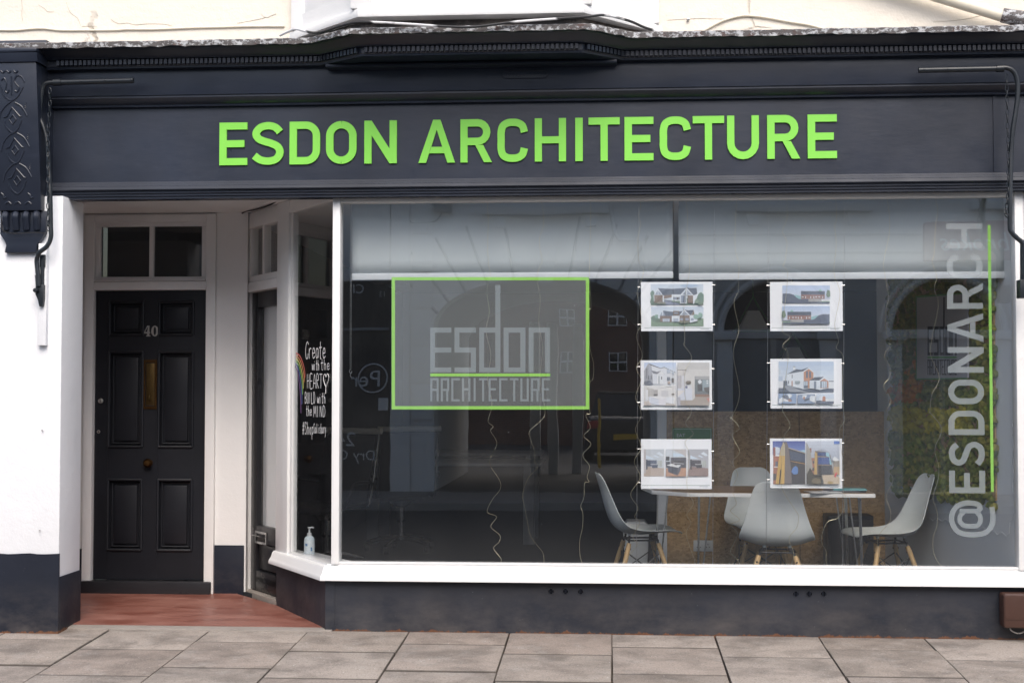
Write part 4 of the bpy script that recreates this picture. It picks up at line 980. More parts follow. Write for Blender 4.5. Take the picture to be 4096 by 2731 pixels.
# ------------------------------------------------------------------ roller blinds
BY = .20
for nm, u0, u1, lab in (('roller_blind', 1409, 2692, 'wide pale grey roller blind half lowered on the left of the display window'), ('roller_blind', 2714, 4026, 'pale grey roller blind half lowered on the right of the display window')):
    x0, x1, a0, a1 = rect(u0, 700, u1, 1117, BY)
    RBd = thing(nm, ((x0+x1)/2, BY, a0), lab, 'blind', 'roller blinds in the display window')
    zb_ = a0+.042
    rows = []
    for i in range(7):
        zv = zb_+(zc-.04-zb_)*i/6
        rows.append([(x0+(x1-x0)*k/40, BY+.004*math.sin(k*.55+i*.2)*(1-i/7.), zv) for k in range(41)])
    fb = ob('fabric', MB().grid(rows), 'blind_fabric', RBd)
    md = fb.modifiers.new('thickness', 'SOLIDIFY'); md.thickness = .0012
    ob('bottom_bar', MB().box(x0, x1, BY-.008, BY+.008, a0, zb_-.0005), 'blind_bar', RBd, bevel=.006)
    ob('roller', MB().tube([(x0, BY+.025, zc-.035), (x1, BY+.025, zc-.035)], .024, 16), 'blind_bar', RBd)
def bead_chain(u, v0, v1, Y, lab):
    a, b = P(u, v0, Y), P(u, v1, Y); m = MB()
    n = int((a.z-b.z)/.011)
    for sx in (-.004, .004):
        m.tube([(a.x+sx, Y, a.z), (a.x+sx*.8, Y, b.z)], .0011, 5)
        for k in range(0, n): m.lathe([(.0005, -.0022), (.0021, -.001), (.0021, .001), (.0005, .0022)], (a.x+sx*(1-.2*k/n), Y, a.z-k*.011), 'Z', 6)
    m.tube(catmull([(a.x, Y, b.z+.006), (a.x-.008, Y, b.z-.008), (a.x+.004, Y, b.z-.02), (a.x+.008, Y, b.z-.006), (a.x-.002, Y, b.z-.03), (a.x+.006, Y, b.z-.045)]), .0022, 5)
    tag(ob('blind_chain', m, 'steel'), lab, 'blind chain', 'bead chains of the blinds')
bead_chain(1405, 800, 1480, .17, 'beaded blind cord with a knotted end at the left of the display window')
bead_chain(4040, 1100, 1460, .17, 'beaded blind cord at the right end of the display window')

# ------------------------------------------------------------------ hanging wire lights
r7, r8, q1, q3, q2, q4 = ZR(1300,750,1.568), ZR(1300,1600,1.96), ZR(2400,750,1.651), ZR(2300,1650,2.091), ZR(3300,750,1.651), ZR(3200,1650,1.651)
wires = [
 [(r7,[(1022,55),(1022,80),(1018,130),(1024,200),(1020,370),(1026,480),(1036,545),(1015,650),(1030,780),(1010,900),(1040,1050),(1020,1200),(1045,1330)]),(r8,[(1303,75),(1278,165),(1318,205),(1298,240),(1340,310),(1343,360),(1295,460),(1300,520),(1370,630),(1372,700),(1310,780),(1272,875),(1345,912),(1300,990),(1370,1055),(1365,1110),(1322,1160),(1382,1245),(1360,1290)])],
 [(r7,[(1355,55),(1368,160),(1370,240),(1345,320),(1352,410),(1362,460),(1330,555),(1350,700),(1340,850),(1365,1000),(1350,1200)]),(r8,[(1725,80),(1697,155),(1605,240),(1610,300),(1643,400),(1645,480),(1663,530),(1590,615),(1550,740),(1568,850),(1590,970),(1610,1060),(1670,1145),(1710,1200),(1718,1290)])],
 [(r7,[(1665,55),(1665,240),(1660,420),(1660,560),(1668,750),(1650,775),(1660,990),(1685,1110),(1680,1200),(1660,1230)]),(r8,[(2075,75),(2080,105),(2045,120),(2080,215),(2028,280),(2085,345),(2020,430),(2073,515),(2055,600),(2070,640),(2035,650),(2030,760),(2005,830),(2022,890),(2018,1000),(1997,1100),(2000,1220),(2022,1290)])],
 [(q1,[(262,45),(268,130),(252,190),(268,235),(250,340),(255,480),(288,550),(260,650),(245,700),(265,800),(272,900),(240,985),(280,1110),(240,1190),(270,1270),(235,1380),(265,1460)]),(q3,[(550,40),(505,140),(545,250),(548,310),(495,410),(545,540),(465,680),(525,790),(500,870),(540,915),(485,1040),(520,1100),(455,1190),(385,1270)])],
 [(q1,[(565,45),(578,180),(575,290),(585,410),(592,530),(580,620),(555,770),(560,1000),(555,1040),(605,1120),(560,1220),(565,1400),(605,1480),(570,1540)]),(q3,[(970,20),(925,90),(990,175),(920,245),(955,350),(935,580),(955,680),(990,760),(935,850),(970,920),(930,1000),(960,1120),(1000,1230),(1003,1280)])],
 [(q1,[(905,45),(897,180),(892,390),(918,510),(912,620),(915,680),(885,760),(912,900),(915,960),(880,1100),(922,1360),(868,1520)]),(q3,[(1305,40),(1375,130),(1315,190),(1378,325),(1318,410),(1360,520),(1315,640),(1350,760),(1300,820),(1378,895),(1300,935),(1360,1010),(1305,1140),(1310,1180),(1360,1230),(1385,1285)])],
 [(q1,[(1230,45),(1235,200),(1205,290),(1235,365),(1220,490),(1210,520),(1240,575),(1215,830),(1205,950),(1255,985),(1205,1045),(1243,1110),(1215,1340),(1205,1460)]),(q3,[(1755,20),(1800,110),(1745,210),(1730,420),(1725,590),(1755,680),(1860,840),(1870,880),(1855,960),(1790,1050),(1830,1180),(1800,1290)])],
 [(q1,[(1555,45),(1562,200),(1550,260),(1560,380),(1545,560),(1585,700),(1550,900),(1575,1010),(1560,1060),(1605,1115),(1600,1300),(1610,1480)]),(q3,[(2253,70),(2210,170),(2250,480),(2245,640),(2260,700),(2250,800),(2195,880),(2110,915),(2065,1020),(2065,1090),(2100,1160),(2100,1240),(2120,1295)])],
 [(q2,[(405,35),(423,170),(425,300),(388,490),(400,600),(420,730),(403,800),(402,940),(430,1035),(392,1105),(428,1185),(425,1255),(387,1310),(435,1400),(405,1470)]),(q4,[(575,0),(610,60),(562,140),(565,190),(600,265),(565,350),(615,440),(568,550),(595,640),(590,720),(520,810),(515,890),(530,960),(570,1020)])],
 [(q2,[(715,35),(745,150),(730,250),(720,440),(708,490),(738,590),(722,670),(748,780),(705,1000),(698,1110),(755,1255),(705,1370),(693,1480)]),(q4,[(860,0),(925,80),(930,140),(890,240),(915,350),(912,440),(878,560),(905,650),(905,740),(878,830),(885,930),(930,1010),(965,1025)])]]
ordn = ['leftmost', 'second from left', 'third from left', 'fourth from left', 'fifth from left', 'fifth from right', 'fourth from right', 'third from right', 'second from right', 'rightmost']
for i, wpts in enumerate(wires):
    pts = []
    for zr, L in wpts:
        for q in L:
            u, v = zr(*q); pts.append(P(u, v, .078+.012*math.sin(v*.013+i)))
    path = catmull(pts, 5)
    WL = thing('wire_light', pts[-1], 'thin kinked golden wire of fairy lights in the display window, '+ordn[i]+' of ten', 'string light', 'wire light strings hanging in the display window')
    ob('wire', MB().tube(path, .0011, 5), 'wire_gold', WL)
    m = MB()
    for k in range(4, len(path), 9): m.lathe([(.0004, -.003), (.0016, -.0015), (.0016, .0015), (.0004, .003)], tuple(path[k]), 'Z', 6)
    ob('bulbs', m, 'wire_gold', WL)

# ------------------------------------------------------------------ display cables and posters
PY = .105
cabs = [(2555, 2546), (2858, 2851), (3075, 3064), (3379, 3370)]
for i, (ut, ub) in enumerate(cabs):
    C_ = thing('display_cable', P(ub, 2262, PY), 'thin steel display cable in the window, '+['first', 'second', 'third', 'fourth'][i]+' from the left', 'cable', 'poster cables')
    a, b = P(ut, 770, PY), P(ub, 2262, PY)
    ob('cable', MB().tube([a, b], .0014, 6), 'steel', C_)
    ob('floor_fixing', MB().lathe([(.003, -.012), (.009, -.010), (.009, .004), (.004, .010)], tuple(b), 'Z', 12), 'chrome', C_)
def pic(zr, Y, polys, parent, name='picture'):
    m = MB()
    for k, (pts, c) in enumerate(polys):
        if len(pts) == 4 and all(isinstance(q, (int, float)) for q in pts): x0, y0, x1, y1 = pts; pts = [(x0,y0),(x1,y0),(x1,y1),(x0,y1)]
        m.flat([P(*zr(*q), Y-.0003*k) for q in pts], srgb_hazed(*c))
    return ob(name, m, 'printed', parent, smooth=False, recalc=False)
def blob(cx, cy, rx, ry, n=9, seed=0):
    rn = random.Random(seed+int(cx)); return [(cx+rx*(1+rn.uniform(-.18, .18))*math.cos(2*math.pi*k/n), cy+ry*(1+rn.uniform(-.18, .18))*math.sin(2*math.pi*k/n)) for k in range(n)]
def sky_(x0, y0, x1, y1, top, bot, n=6):
    out = []
    for k in range(n):
        t = k/(n-1); out.append(((x0, y0+(y1-y0)*k/n, x1, y0+(y1-y0)*(k+1)/n), tuple(a+(b-a)*t for a, b in zip(top, bot))))
    return out
slate, clad, wht, lawn, tre, gls = (84, 98, 118), (128, 110, 98), (226, 234, 242), (128, 152, 136), (104, 136, 122), (150, 165, 186)
P1a = sky_(430,180,1862,560,(205,220,235),(222,232,240))+[(blob(1500,220,260,40),(180,203,230)),
 ((430,560,1862,750),lawn), (blob(480,460,60,120),tre),(blob(470,640,55,100),(98,128,112)),([(790,620),(1010,640),(1300,745),(840,748)],(132,142,166)),
 ([(620,290),(990,310),(1410,285),(1250,465),(1000,465),(770,490)],slate),([(1410,270),(1520,290),(1680,280),(1700,450),(1590,490)],slate),
 ([(620,290),(755,480),(515,470)],wht),([(622,330),(725,470),(545,465)],gls),([(612,300),(640,300),(640,475),(625,475)],wht),
 ((522,478,755,690),clad),((756,485,792,705),wht),([(505,470),(525,475),(528,650),(515,640)],wht),([(790,490),(1000,465),(1000,540),(790,580)],clad),([(795,582),(1000,542),(1000,630),(795,605)],(205,216,228)),
 ((1000,460,1240,640),wht),((1038,535,1225,605),(70,72,80)),((1046,542,1085,598),gls),((1092,542,1135,598),gls),((1190,545,1220,600),gls),
 ([(1410,275),(1600,490),(1240,465)],wht),([(1410,330),(1560,470),(1290,462)],gls),((1394,320,1425,480),wht),((1440,485,1583,695),clad),((1228,480,1408,710),wht),((1252,492,1386,690),(105,120,142)),((1262,500,1300,680),gls),((1345,500,1372,680),gls),
 ([(1583,490),(1720,440),(1650,660),(1583,735)],wht),(blob(1790,560,95,150),tre),(blob(1690,640,60,60),lawn),(blob(1780,700,80,50),(100,125,108)),(blob(700,690,160,30),(130,132,118)),(blob(1050,640,50,22),(140,165,150)),(blob(1180,648,50,22),(140,165,150))]
P1b = sky_(440,795,1868,1120,(200,215,232),(226,234,241))+[((440,1115,1868,1330),(120,148,122)),(blob(530,1120,95,80),(100,128,112)),(blob(590,1060,50,60),(130,165,150)),(blob(620,1180,80,40),(92,115,96)),
 ([(750,900),(1040,935),(1300,910),(1210,1040),(680,1045)],slate),([(1340,875),(1450,890),(1600,880),(1530,1025),(1490,1020)],slate),([(748,905),(840,1040),(675,1045)],gls),([(740,905),(765,905),(765,1040),(745,1040)],wht),
 ((680,1045,1003,1210),(122,102,92)),((755,1118,945,1205),(190,204,220)),((795,1118,801,1205),(80,82,90)),((842,1118,850,1205),(80,82,90)),((890,1118,896,1205),(80,82,90)),((1042,910,1205,1030),clad),((1062,940,1175,995),(75,78,86)),((1072,946,1112,988),gls),((1125,946,1165,988),gls),
 ((1003,1042,1218,1205),wht),((1040,1110,1185,1205),(190,204,220)),((1072,1110,1078,1205),(90,95,105)),((1108,1110,1114,1205),(90,95,105)),((1145,1110,1151,1205),(90,95,105)),
 ([(1345,870),(1500,1022),(1212,1030)],wht),([(1350,910),(1460,1015),(1250,1022)],gls),((1218,1028,1490,1195),clad),((1235,1108,1310,1168),gls),((1372,1108,1465,1168),gls),([(1492,1028),(1620,1020),(1705,1150),(1705,1185),(1495,1232)],wht),((1525,1108,1600,1170),gls),([(1600,885),(1625,1020),(1535,1025)],clad),(blob(1670,1070,75,75),(140,178,165)),(blob(1780,1030,65,75),(145,182,168)),(blob(1340,1215,150,32),(118,124,104))]
brk, hill = (150, 116, 112), (86, 100, 124)
def longhouse(y0, flip):
    X = (lambda x: 2240-x) if flip else (lambda x: x)
    def q(pts): return [(X(a), b+y0) for a, b in pts]
    def rq(a, b, c, d): return [(X(a), b+y0), (X(c), b+y0), (X(c), d+y0), (X(a), d+y0)]
    o = sky_(472, 215+y0, 1768, 600+y0, (188,208,238), (215,224,240))
    o += [(q([(800,465),(980,505),(980,600),(850,600)]),(150,196,204)),(q([(1460,370),(1505,305),(1555,370)]),(150,200,190)),(rq(472,640,1768,700),(120,155,130)),
     (rq(980,370,1630,468),slate),(rq(985,470,1628,582),brk),(rq(1185,580,1540,660),(170,172,175)),(q([(480,437),(670,437),(780,468),(860,545),(930,585),(1185,585),(1185,665),(1768,665),(1768,703),(480,703)]),hill)]
    for xx in (1095, 1235, 1318, 1560): o.append((rq(xx,510,xx+24,562),(222,232,240)))
    for xx in (1005, 1372, 1455): o.append((rq(xx,515,xx+48,540),(222,232,240)))
    o += [(q(blob(1730,440,55,110)),(118,142,122))]
    return o
P2 = longhouse(0, False)+longhouse(562, True)
P3 = sky_(250,170,1115,480,(196,214,242),(225,233,244))+[([(360,185),(700,320),(800,290),(1105,435),(1112,765),(250,765),(250,370)],(222,226,232)),([(360,190),(445,250),(480,500),(490,760),(250,690),(250,400)],(168,172,182)),
 ([(355,180),(700,318),(800,288),(1108,436),(1100,445),(800,305),(700,332),(440,250)],(92,94,100)),([(440,380),(600,420),(700,395),(820,500),(770,490),(610,480),(500,470)],(120,124,134)),((500,480,600,760),(215,220,228)),([(615,475),(715,400),(810,500)],(232,234,236)),((612,480,636,760),(238,240,242)),((640,530,670,750),(150,158,165)),((668,520,755,755),(228,232,236)),((710,550,740,630),(90,94,102)),((870,355,965,455),(188,200,215)),((1005,405,1065,490),(190,202,216)),((875,565,960,650),(110,118,130)),((1000,590,1058,715),(96,94,92)),((310,330,330,600),(110,114,124)),((360,530,388,620),(110,112,120)),((430,515,455,630),(110,112,120)),([(250,680),(420,655),(500,765),(250,765)],(100,108,124)),((890,680,960,750),(190,172,160)),
 ((250,795,1115,1335),(222,222,222)),([(320,860),(510,880),(510,1090),(320,1090)],(190,188,185)),([(620,890),(960,820),(1030,850),(1010,920),(640,960)],(228,228,226)),([(610,885),(960,820),(1030,848),(960,832)],(110,108,106)),((510,910,620,1080),(176,172,170)),((720,930,905,1090),(205,205,208)),([(375,1090),(700,1170),(880,1130),(700,1080)],(236,236,238)),([(375,1095),(645,1165),(645,1330),(375,1270)],(214,220,232)),([(645,1170),(845,1150),(835,1330),(645,1330)],(226,226,232)),([(850,1110),(1080,1110),(1060,1310),(850,1260)],(228,232,238)),((512,1025,620,1070),(90,88,86)),(blob(1035,1030,45,25),(120,112,104)),((285,910,355,1215),(232,236,242)),([(250,1240),(380,1210),(460,1330),(250,1335)],(202,194,188)),([(850,1265),(1115,1310),(1115,1335),(830,1335)],(200,192,184)),
 ((1155,170,2030,1335),(216,216,214)),((1155,170,2030,350),(206,206,205)),((1155,362,1400,376),(84,80,78)),((1155,376,1385,515),(212,210,208)),((1155,520,1260,870),(188,186,190)),((1270,520,1370,870),(222,224,230)),((1630,540,2030,1060),(110,120,124)),((1640,540,2030,625),(170,172,174)),((1840,640,2030,940),(150,168,176)),((1705,775,1838,945),(66,66,68)),(blob(1768,690,52,52,14),(224,230,236)),((1950,650,1990,690),(225,228,230)),((1950,712,1990,748),(225,228,230)),([(1880,850),(2030,830),(2030,1010),(1890,930)],(92,88,86)),([(1640,1030),(2030,1030),(2030,1110),(1640,1100)],(140,108,92)),([(1240,1195),(1570,1195),(1640,1130),(1640,1100),(2030,1105),(2030,1335),(1240,1335)],(172,162,152)),([(1940,1140),(2030,1130),(2030,1260)],(196,130,120)),((1160,870,1560,1195),(214,220,232)),([(1160,930),(1370,930),(1160,1110)],(230,226,224)),((1160,1110,1240,1335),(184,184,194)),(blob(1465,710,75,50),(112,104,92)),((1430,780,1545,868),(228,230,234)),((1375,805,1430,868),(96,108,150))]
P4 = sky_(370,175,1875,900,(188,208,232),(228,236,243))+[((370,380,425,520),(200,212,226)),((370,572,480,700),(184,202,224)),((370,715,500,900),(228,234,240)),((500,700,610,900),(98,112,130)),((370,895,1875,1012),(84,98,118)),([(1740,700),(1875,700),(1875,725),(1740,725)],(96,110,124)),((1730,728,1875,910),(226,232,238)),
 ([(600,520),(850,380),(990,400),(1195,330),(1040,440),(800,480)],(80,94,112)),((765,310,830,400),(232,238,242)),((770,305,832,325),(120,132,142)),([(605,520),(1040,440),(1195,340),(1345,480),(1345,900),(1050,930),(605,820)],(222,232,242)),([(1055,460),(1195,375),(1320,480),(1320,905),(1060,905)],(196,146,120)),([(1118,440),(1170,430),(1170,625),(1118,625)],(96,112,132)),([(1205,430),(1255,455),(1255,625),(1205,625)],(96,112,132)),((1055,705,1170,905),(110,126,146)),((1065,715,1105,830),(190,206,222)),((1118,715,1160,830),(190,206,222)),((725,700,752,850),(176,130,110)),((730,530,752,625),(104,118,134)),((630,700,655,775),(110,124,138)),((820,705,955,775),(150,164,172)),
 ([(1215,685),(1350,605),(1610,590),(1480,690)],(84,98,116)),([(1215,690),(1480,690),(1610,590),(1735,690),(1735,900),(1500,950),(1215,900)],(220,230,240)),([(1505,705),(1615,635),(1730,710),(1730,895),(1505,905)],(194,142,116)),((1505,712,1690,890),(120,134,152)),((1550,715,1590,890),(200,214,228)),((1600,715,1640,885),(200,214,228)),((1650,715,1685,880),(190,204,220)),((1335,710,1398,920),(130,146,166)),
 ([(560,820),(1130,1000),(1130,1012),(680,1012),(540,880)],(150,158,170)),([(370,1000),(375,905),(560,905),(690,1012),(372,1012)],(78,92,112)),
 ((372,1052,855,1318),(150,174,208)),([(380,1200),(460,1150),(520,1250),(420,1310),(380,1310)],(226,234,242)),([(460,1120),(560,1065),(640,1130),(740,1230),(640,1270)],(112,124,142)),([(470,1150),(640,1230),(640,1270),(540,1270)],(224,230,238)),([(610,1060),(720,1060),(740,1120),(660,1175)],(226,234,242)),([(630,1200),(690,1190),(740,1260),(640,1270)],(170,140,130)),
 ((890,1052,1370,1318),(140,160,190)),((890,1052,1370,1080),(206,216,228)),([(1020,1090),(1140,1090),(1140,1120),(1080,1190),(1020,1170)],(228,234,240)),([(1040,1140),(1090,1130),(1090,1210),(1040,1200)],(190,146,124)),([(1070,1210),(1200,1165),(1220,1200),(1080,1270)],(90,104,124)),([(1220,1140),(1260,1100),(1370,1110),(1370,1300),(1220,1240)],(224,232,240)),
 ((1398,1052,1880,1318),(206,220,236)),((1398,1240,1880,1318),(84,96,116)),([(1480,1150),(1560,1120),(1560,1250),(1480,1230)],(224,232,240)),([(1570,1140),(1610,1115),(1655,1150),(1650,1250),(1570,1250)],(186,128,100)),((1650,1190,1880,1260),(222,230,236))]
def kitchen(x0, tone, floor, cab):
    w_ = 552
    return [((x0,380,x0+w_,1115),tone),((x0,380,x0+w_,560),tuple(c-8 for c in tone)),([(x0+60,540),(x0+300,650),(x0+60,650)],(214,230,246)),([(x0+340,500),(x0+420,450),(x0+545,545),(x0+490,575)],(226,236,246)),([(x0+260,560),(x0+305,540),(x0+415,595),(x0+380,612)],(220,232,246)),
     ([(x0+60,850),(x0+w_,900),(x0+w_,1115),(x0,1115),(x0,1000)],floor),((x0+60,680,x0+350,845),cab),((x0+370,690,x0+490,850),(178,186,180)),((x0+390,690,x0+400,850),(220,224,228)),((x0+430,690,x0+440,850),(220,224,228)),([(x0+180,785),(x0+370,785),(x0+380,800),(x0+200,805)],(216,216,218)),([(x0+205,805),(x0+380,800),(x0+370,885),(x0+235,895)],tuple(c-10 for c in cab)),((x0+60,660,x0+100,930),tuple(c-12 for c in cab))]
P5 = kitchen(242,(204,212,220),(186,170,158),(64,78,102))+[((242,380,300,1040),(186,182,186))]+kitchen(1448,(186,188,196),(150,128,122),(66,64,72))+[((842,380,1395,1118),(206,214,222)),([(842,380),(1395,380),(1395,590),(1250,500),(1040,400)],(196,192,192)),([(1040,480),(1280,515),(1360,570),(1045,590)],(206,226,244)),((970,605,1395,900),(78,78,88)),((1060,690,1330,745),(48,46,52)),((842,580,942,690),(40,42,46)),((842,720,960,880),(60,66,76)),([(1040,740),(1330,770),(1330,790),(1040,760)],(190,190,192)),([(842,900),(1395,890),(1395,1118),(842,1118)],(190,146,118)),([(860,815),(1000,775),(1255,815),(1180,885)],(228,230,232)),([(895,840),(1175,885),(1165,1095),(905,1000)],(62,68,82)),([(1180,885),(1255,820),(1240,960),(1168,1092)],(86,92,106)),([(1060,800),(1110,785),(1170,800),(1120,815)],(40,40,44))]
P6 = sky_(210,158,1095,520,(78,98,170),(124,150,206))+[(blob(320,420,90,120),(214,224,236)),((225,330,285,560),(150,92,84)),([(230,560),(390,580),(330,1330),(225,1330)],(170,112,92)),((285,715,350,850),(92,104,122)),((245,850,345,878),(226,226,226)),((225,1045,310,1220),(84,80,80)),
 ([(640,340),(1095,490),(1095,1330),(720,1330)],(62,62,68)),([(640,330),(1095,475),(1095,500),(640,360)],(176,168,158)),([(660,420),(1095,530),(1095,740),(700,670)],(70,84,108)),(blob(820,960,95,120),(98,138,198)),([(1050,400),(1095,400),(1095,470),(950,420)],(170,210,228)),([(700,700),(1095,770),(1095,790),(705,715)],(200,158,96)),([(940,850),(1095,850),(1095,1330),(960,1330)],(56,54,58)),
 ([(500,190),(540,250),(545,600),(528,1330),(290,1330),(380,600),(430,350)],(208,172,96)),([(500,190),(540,260),(545,560),(410,560),(440,350)],(196,186,158)),([(500,185),(590,180),(640,320),(720,1000),(735,1330),(528,1330),(545,600),(540,260)],(120,112,110)),([(415,950),(452,905),(410,1330),(378,1330)],(52,46,40))]
P6 += sky_(1130,158,2035,700,(206,216,230),(172,180,196))+[(blob(1560,560,220,160),(166,172,186)),((1880,160,2035,240),(90,130,210)),((1260,620,1350,1100),(168,120,104)),((1300,700,1345,770),(80,90,100)),((1285,880,1340,970),(70,76,82)),((1225,350,1265,480),(150,96,84)),([(1135,200),(1240,420),(1300,900),(1180,1080),(1130,1080)],(168,166,160)),
 ([(1370,420),(1680,455),(1790,560),(1880,1100),(1400,1080),(1345,1060)],(122,112,106)),([(1360,440),(1420,500),(1415,1075),(1345,1060)],(200,170,112)),((1440,465,1660,560),(52,78,132)),((1450,600,1760,790),(62,88,150)),((1455,825,1815,1070),(52,54,60)),([(1665,460),(1740,480),(1825,800),(1770,800),(1750,590),(1665,570)],(150,198,214)),([(1420,570),(1760,595),(1760,605),(1420,590)],(178,160,140)),([(1440,800),(1815,815),(1815,825),(1440,815)],(170,150,130)),([(1840,640),(1900,580),(2030,670),(1890,735)],(226,230,232)),((1870,700,2035,860),(146,138,126)),((1870,860,2035,1080),(188,160,120)),
 ([(1135,1090),(1230,880),(1340,1080),(1560,1090),(1620,1330),(1135,1330)],(66,64,54)),([(1550,1090),(1860,1080),(2035,1150),(2035,1330),(1610,1330)],(196,180,156)),([(1880,1120),(1930,1010),(1975,1010),(1930,1160)],(204,66,66)),(blob(1780,1290,90,40),(172,146,90)),(blob(1400,1240,140,80),(120,112,92))]
POST = [(ZR(2540,1110,6.818),(165,115,2115,1465),[P1a,P1b],(245,1368,2090,1376),'poster showing two grey and white gabled houses, top left of six',0),
 (ZR(3060,1110,6.818),(140,112,2112,1465),[P2],(180,1367,2055,1374),'poster showing long brick house beside a dark slope, top right of six',1),
 (ZR(2540,1425,6.818),(155,105,2095,1453),[P3],(215,1378,2070,1387),'poster showing white house and pale kitchen photographs, middle left of six',0),
 (ZR(3060,1420,6.818),(150,98,2092,1455),[P4],(190,1356,2065,1363),'poster showing white house with orange gable, middle right of six',1),
 (ZR(2540,1740,6.818),(165,110,2088,1460),[P5],(195,1360,2045,1370),'poster with three dark kitchen photographs in a row, bottom left of six',0),
 (ZR(3060,1740,6.818),(140,92,2098,1442),[P6],(195,1374,2070,1382),'poster with yellow tower and curved glass building photographs, bottom right of six',1)]
clipy = [((265,1283),(205,1285)),((217,1278),(213,1280)),((282,1255),(337,1280)),((212,1275),(228,1262)),((374,1290),(436,1236)),((243,1208),(212,1220))]
for i, (zr, (x0, y0, x1, y1), pics, line, lab, col) in enumerate(POST):
    a, b = P(*zr(x0, y1), PY), P(*zr(x1, y0), PY)
    PO = thing('poster', ((a.x+b.x)/2, PY, a.z), lab, 'poster', 'posters hung on window cables')
    ob('sheet', MB().box(a.x, b.x, PY-.0015, PY+.0025, a.z, b.z), 'paper', PO, bevel=.001, seg=1)
    for pp in pics: pic(zr, PY-.0022, pp, PO)
    pic(zr, PY-.0022, [(line, (96, 140, 120)), ((x1-330, line[3]+22, x1-95, line[3]+34), (150, 156, 164))], PO, 'footer_line')
    for side, ys in enumerate(clipy[i]):
        for yv in ys:
            xx = (x0-55) if side == 0 else (x1+25)
            c = P(*zr(xx, yv), PY)
            ob('clip', MB().tube([(c.x-.0085, PY-.001, c.z), (c.x+.0085, PY-.001, c.z)], .0030, 10), 'chrome', PO)

# ------------------------------------------------------------------ moulded chairs
def make_chair(label):
    t = thing('shell_chair', (0, 0, 0), label, 'chair', 'white shell chairs at the table')
    prof = [(.243,.424,.150,.0),(.238,.434,.190,.006),(.20,.438,.213,.020),(.12,.431,.225,.034),(.03,.420,.232,.044),(-.06,.416,.234,.054),(-.135,.428,.232,.062),(-.19,.465,.226,.064),(-.222,.52,.210,.058),(-.243,.585,.190,.05),(-.262,.655,.170,.04),(-.282,.73,.152,.028),(-.298,.785,.136,.018),(-.308,.815,.112,.010),(-.311,.828,.075,.004)]
    rows = []
    for k, (y, z, wd, up) in enumerate(prof):
        a, b = prof[max(k-1, 0)], prof[min(k+1, len(prof)-1)]
        tn = Vector((b[0]-a[0], b[1]-a[1])).normalized(); nrm = Vector((tn.y, -tn.x))
        if nrm.y < 0 and k < 7: nrm = -nrm
        if k >= 7 and nrm.x < 0: nrm = -nrm
        r = []
        for j in range(-8, 9):
            q = j/8; e = abs(q)**2.6*up
            lip = -.010*max(0, abs(q)-.86)/.14*max(0, min(1, (k-1)/3, (12-k)/4))
            r.append((wd*q, y+nrm.x*(e+lip), z+nrm.y*(e+lip)))
        rows.append(r)
    sh = ob('shell', MB().grid(rows), 'chair_shell', t, angle=80)
    s1 = sh.modifiers.new('thickness', 'SOLIDIFY'); s1.thickness = .007; s1.offset = 0
    s2 = sh.modifiers.new('smooth', 'SUBSURF'); s2.levels = 1; s2.render_levels = 2
    for sx in (-1, 1):
        for sy in (-1, 1):
            top = Vector((sx*.110, sy*.098-.01, .362)); bot = Vector((sx*.215, sy*.20-.01, .0))
            lg = ob('leg', MB().tube([top, top+(bot-top)*.06, top+(bot-top)*.3, bot], [.0145, .0165, .0165, .010], 12), 'beech', t)
            ob('leg_bolt', MB().tube([top+(bot-top)*.1+Vector((0, -.02, 0)), top+(bot-top)*.1+Vector((0, .02, 0))], .006, 8), 'black_plastic', lg)
            ob('mount', MB().tube(catmull([(sx*.075, sy*.09-.01, .425), (sx*.08, sy*.09-.01, .395), (sx*.092, sy*.094-.01, .385), (sx*.105, sy*.098-.01, .37), (sx*.116, sy*.104-.01, .33)]), .0075, 8), 'black_plastic', t)
            ob('glide', MB().lathe([(.010, 0), (.012, .012), (.008, .02)], (sx*.075, sy*.09-.01, .412), 'Z', 10), 'pale_plastic', t)
    for sx in (-1, 1):
        ob('cross_brace', MB().tube([(sx*.124, -.118, .30), (sx*.185, .155, .10)], .0042, 6).tube([(sx*.124, .098, .30), (sx*.185, -.175, .10)], .0042, 6), 'black_plastic', t)
        sy = sx
        ob('cross_brace', MB().tube([(-.124, sy*.11-.01, .296), (.185, sy*.165-.01, .10)], .0042, 6).tube([(.124, sy*.11-.01, .296), (-.185, sy*.165-.01, .10)], .0042, 6), 'black_plastic', t)
    ob('seat_frame', MB().tube([(-.1, .09, .382), (.1, .09, .382)], .006, 8).tube([(-.1, -.11, .382), (.1, -.11, .382)], .006, 8).tube([(-.09, -.11, .38), (-.09, .09, .38)], .006, 8).tube([(.09, -.11, .38), (.09, .09, .38)], .006, 8), 'black_plastic', t)
    return t
def put(o, loc, rz): o.location = Vector(loc); o.rotation_euler = (0, 0, rz)
ch1 = make_chair('white shell chair with its back to the window, in front of the table')
TFY, TBY = .70, 1.42
ty = .56
cx = P(3122, 2000, ty-.2).x; put(ch1, (cx, ty, FLZ), R(-7))
ch2 = copy_tree(ch1); ch2['label'] = 'white shell chair at the left end of the table, facing right'
put(ch2, (P(2545, 2100, 1.2).x+.04, 1.22, FLZ), R(-81))
ch3 = copy_tree(ch1); ch3['label'] = 'white shell chair at the right end of the table, facing left'
put(ch3, (P(3540, 2100, 1.15).x, 1.15, FLZ), R(100))
ch4 = copy_tree(ch1); ch4['label'] = 'white shell chair behind the table, half hidden by the front chair'
put(ch4, (P(3040, 2000, 1.62).x, 1.62, FLZ), R(187))
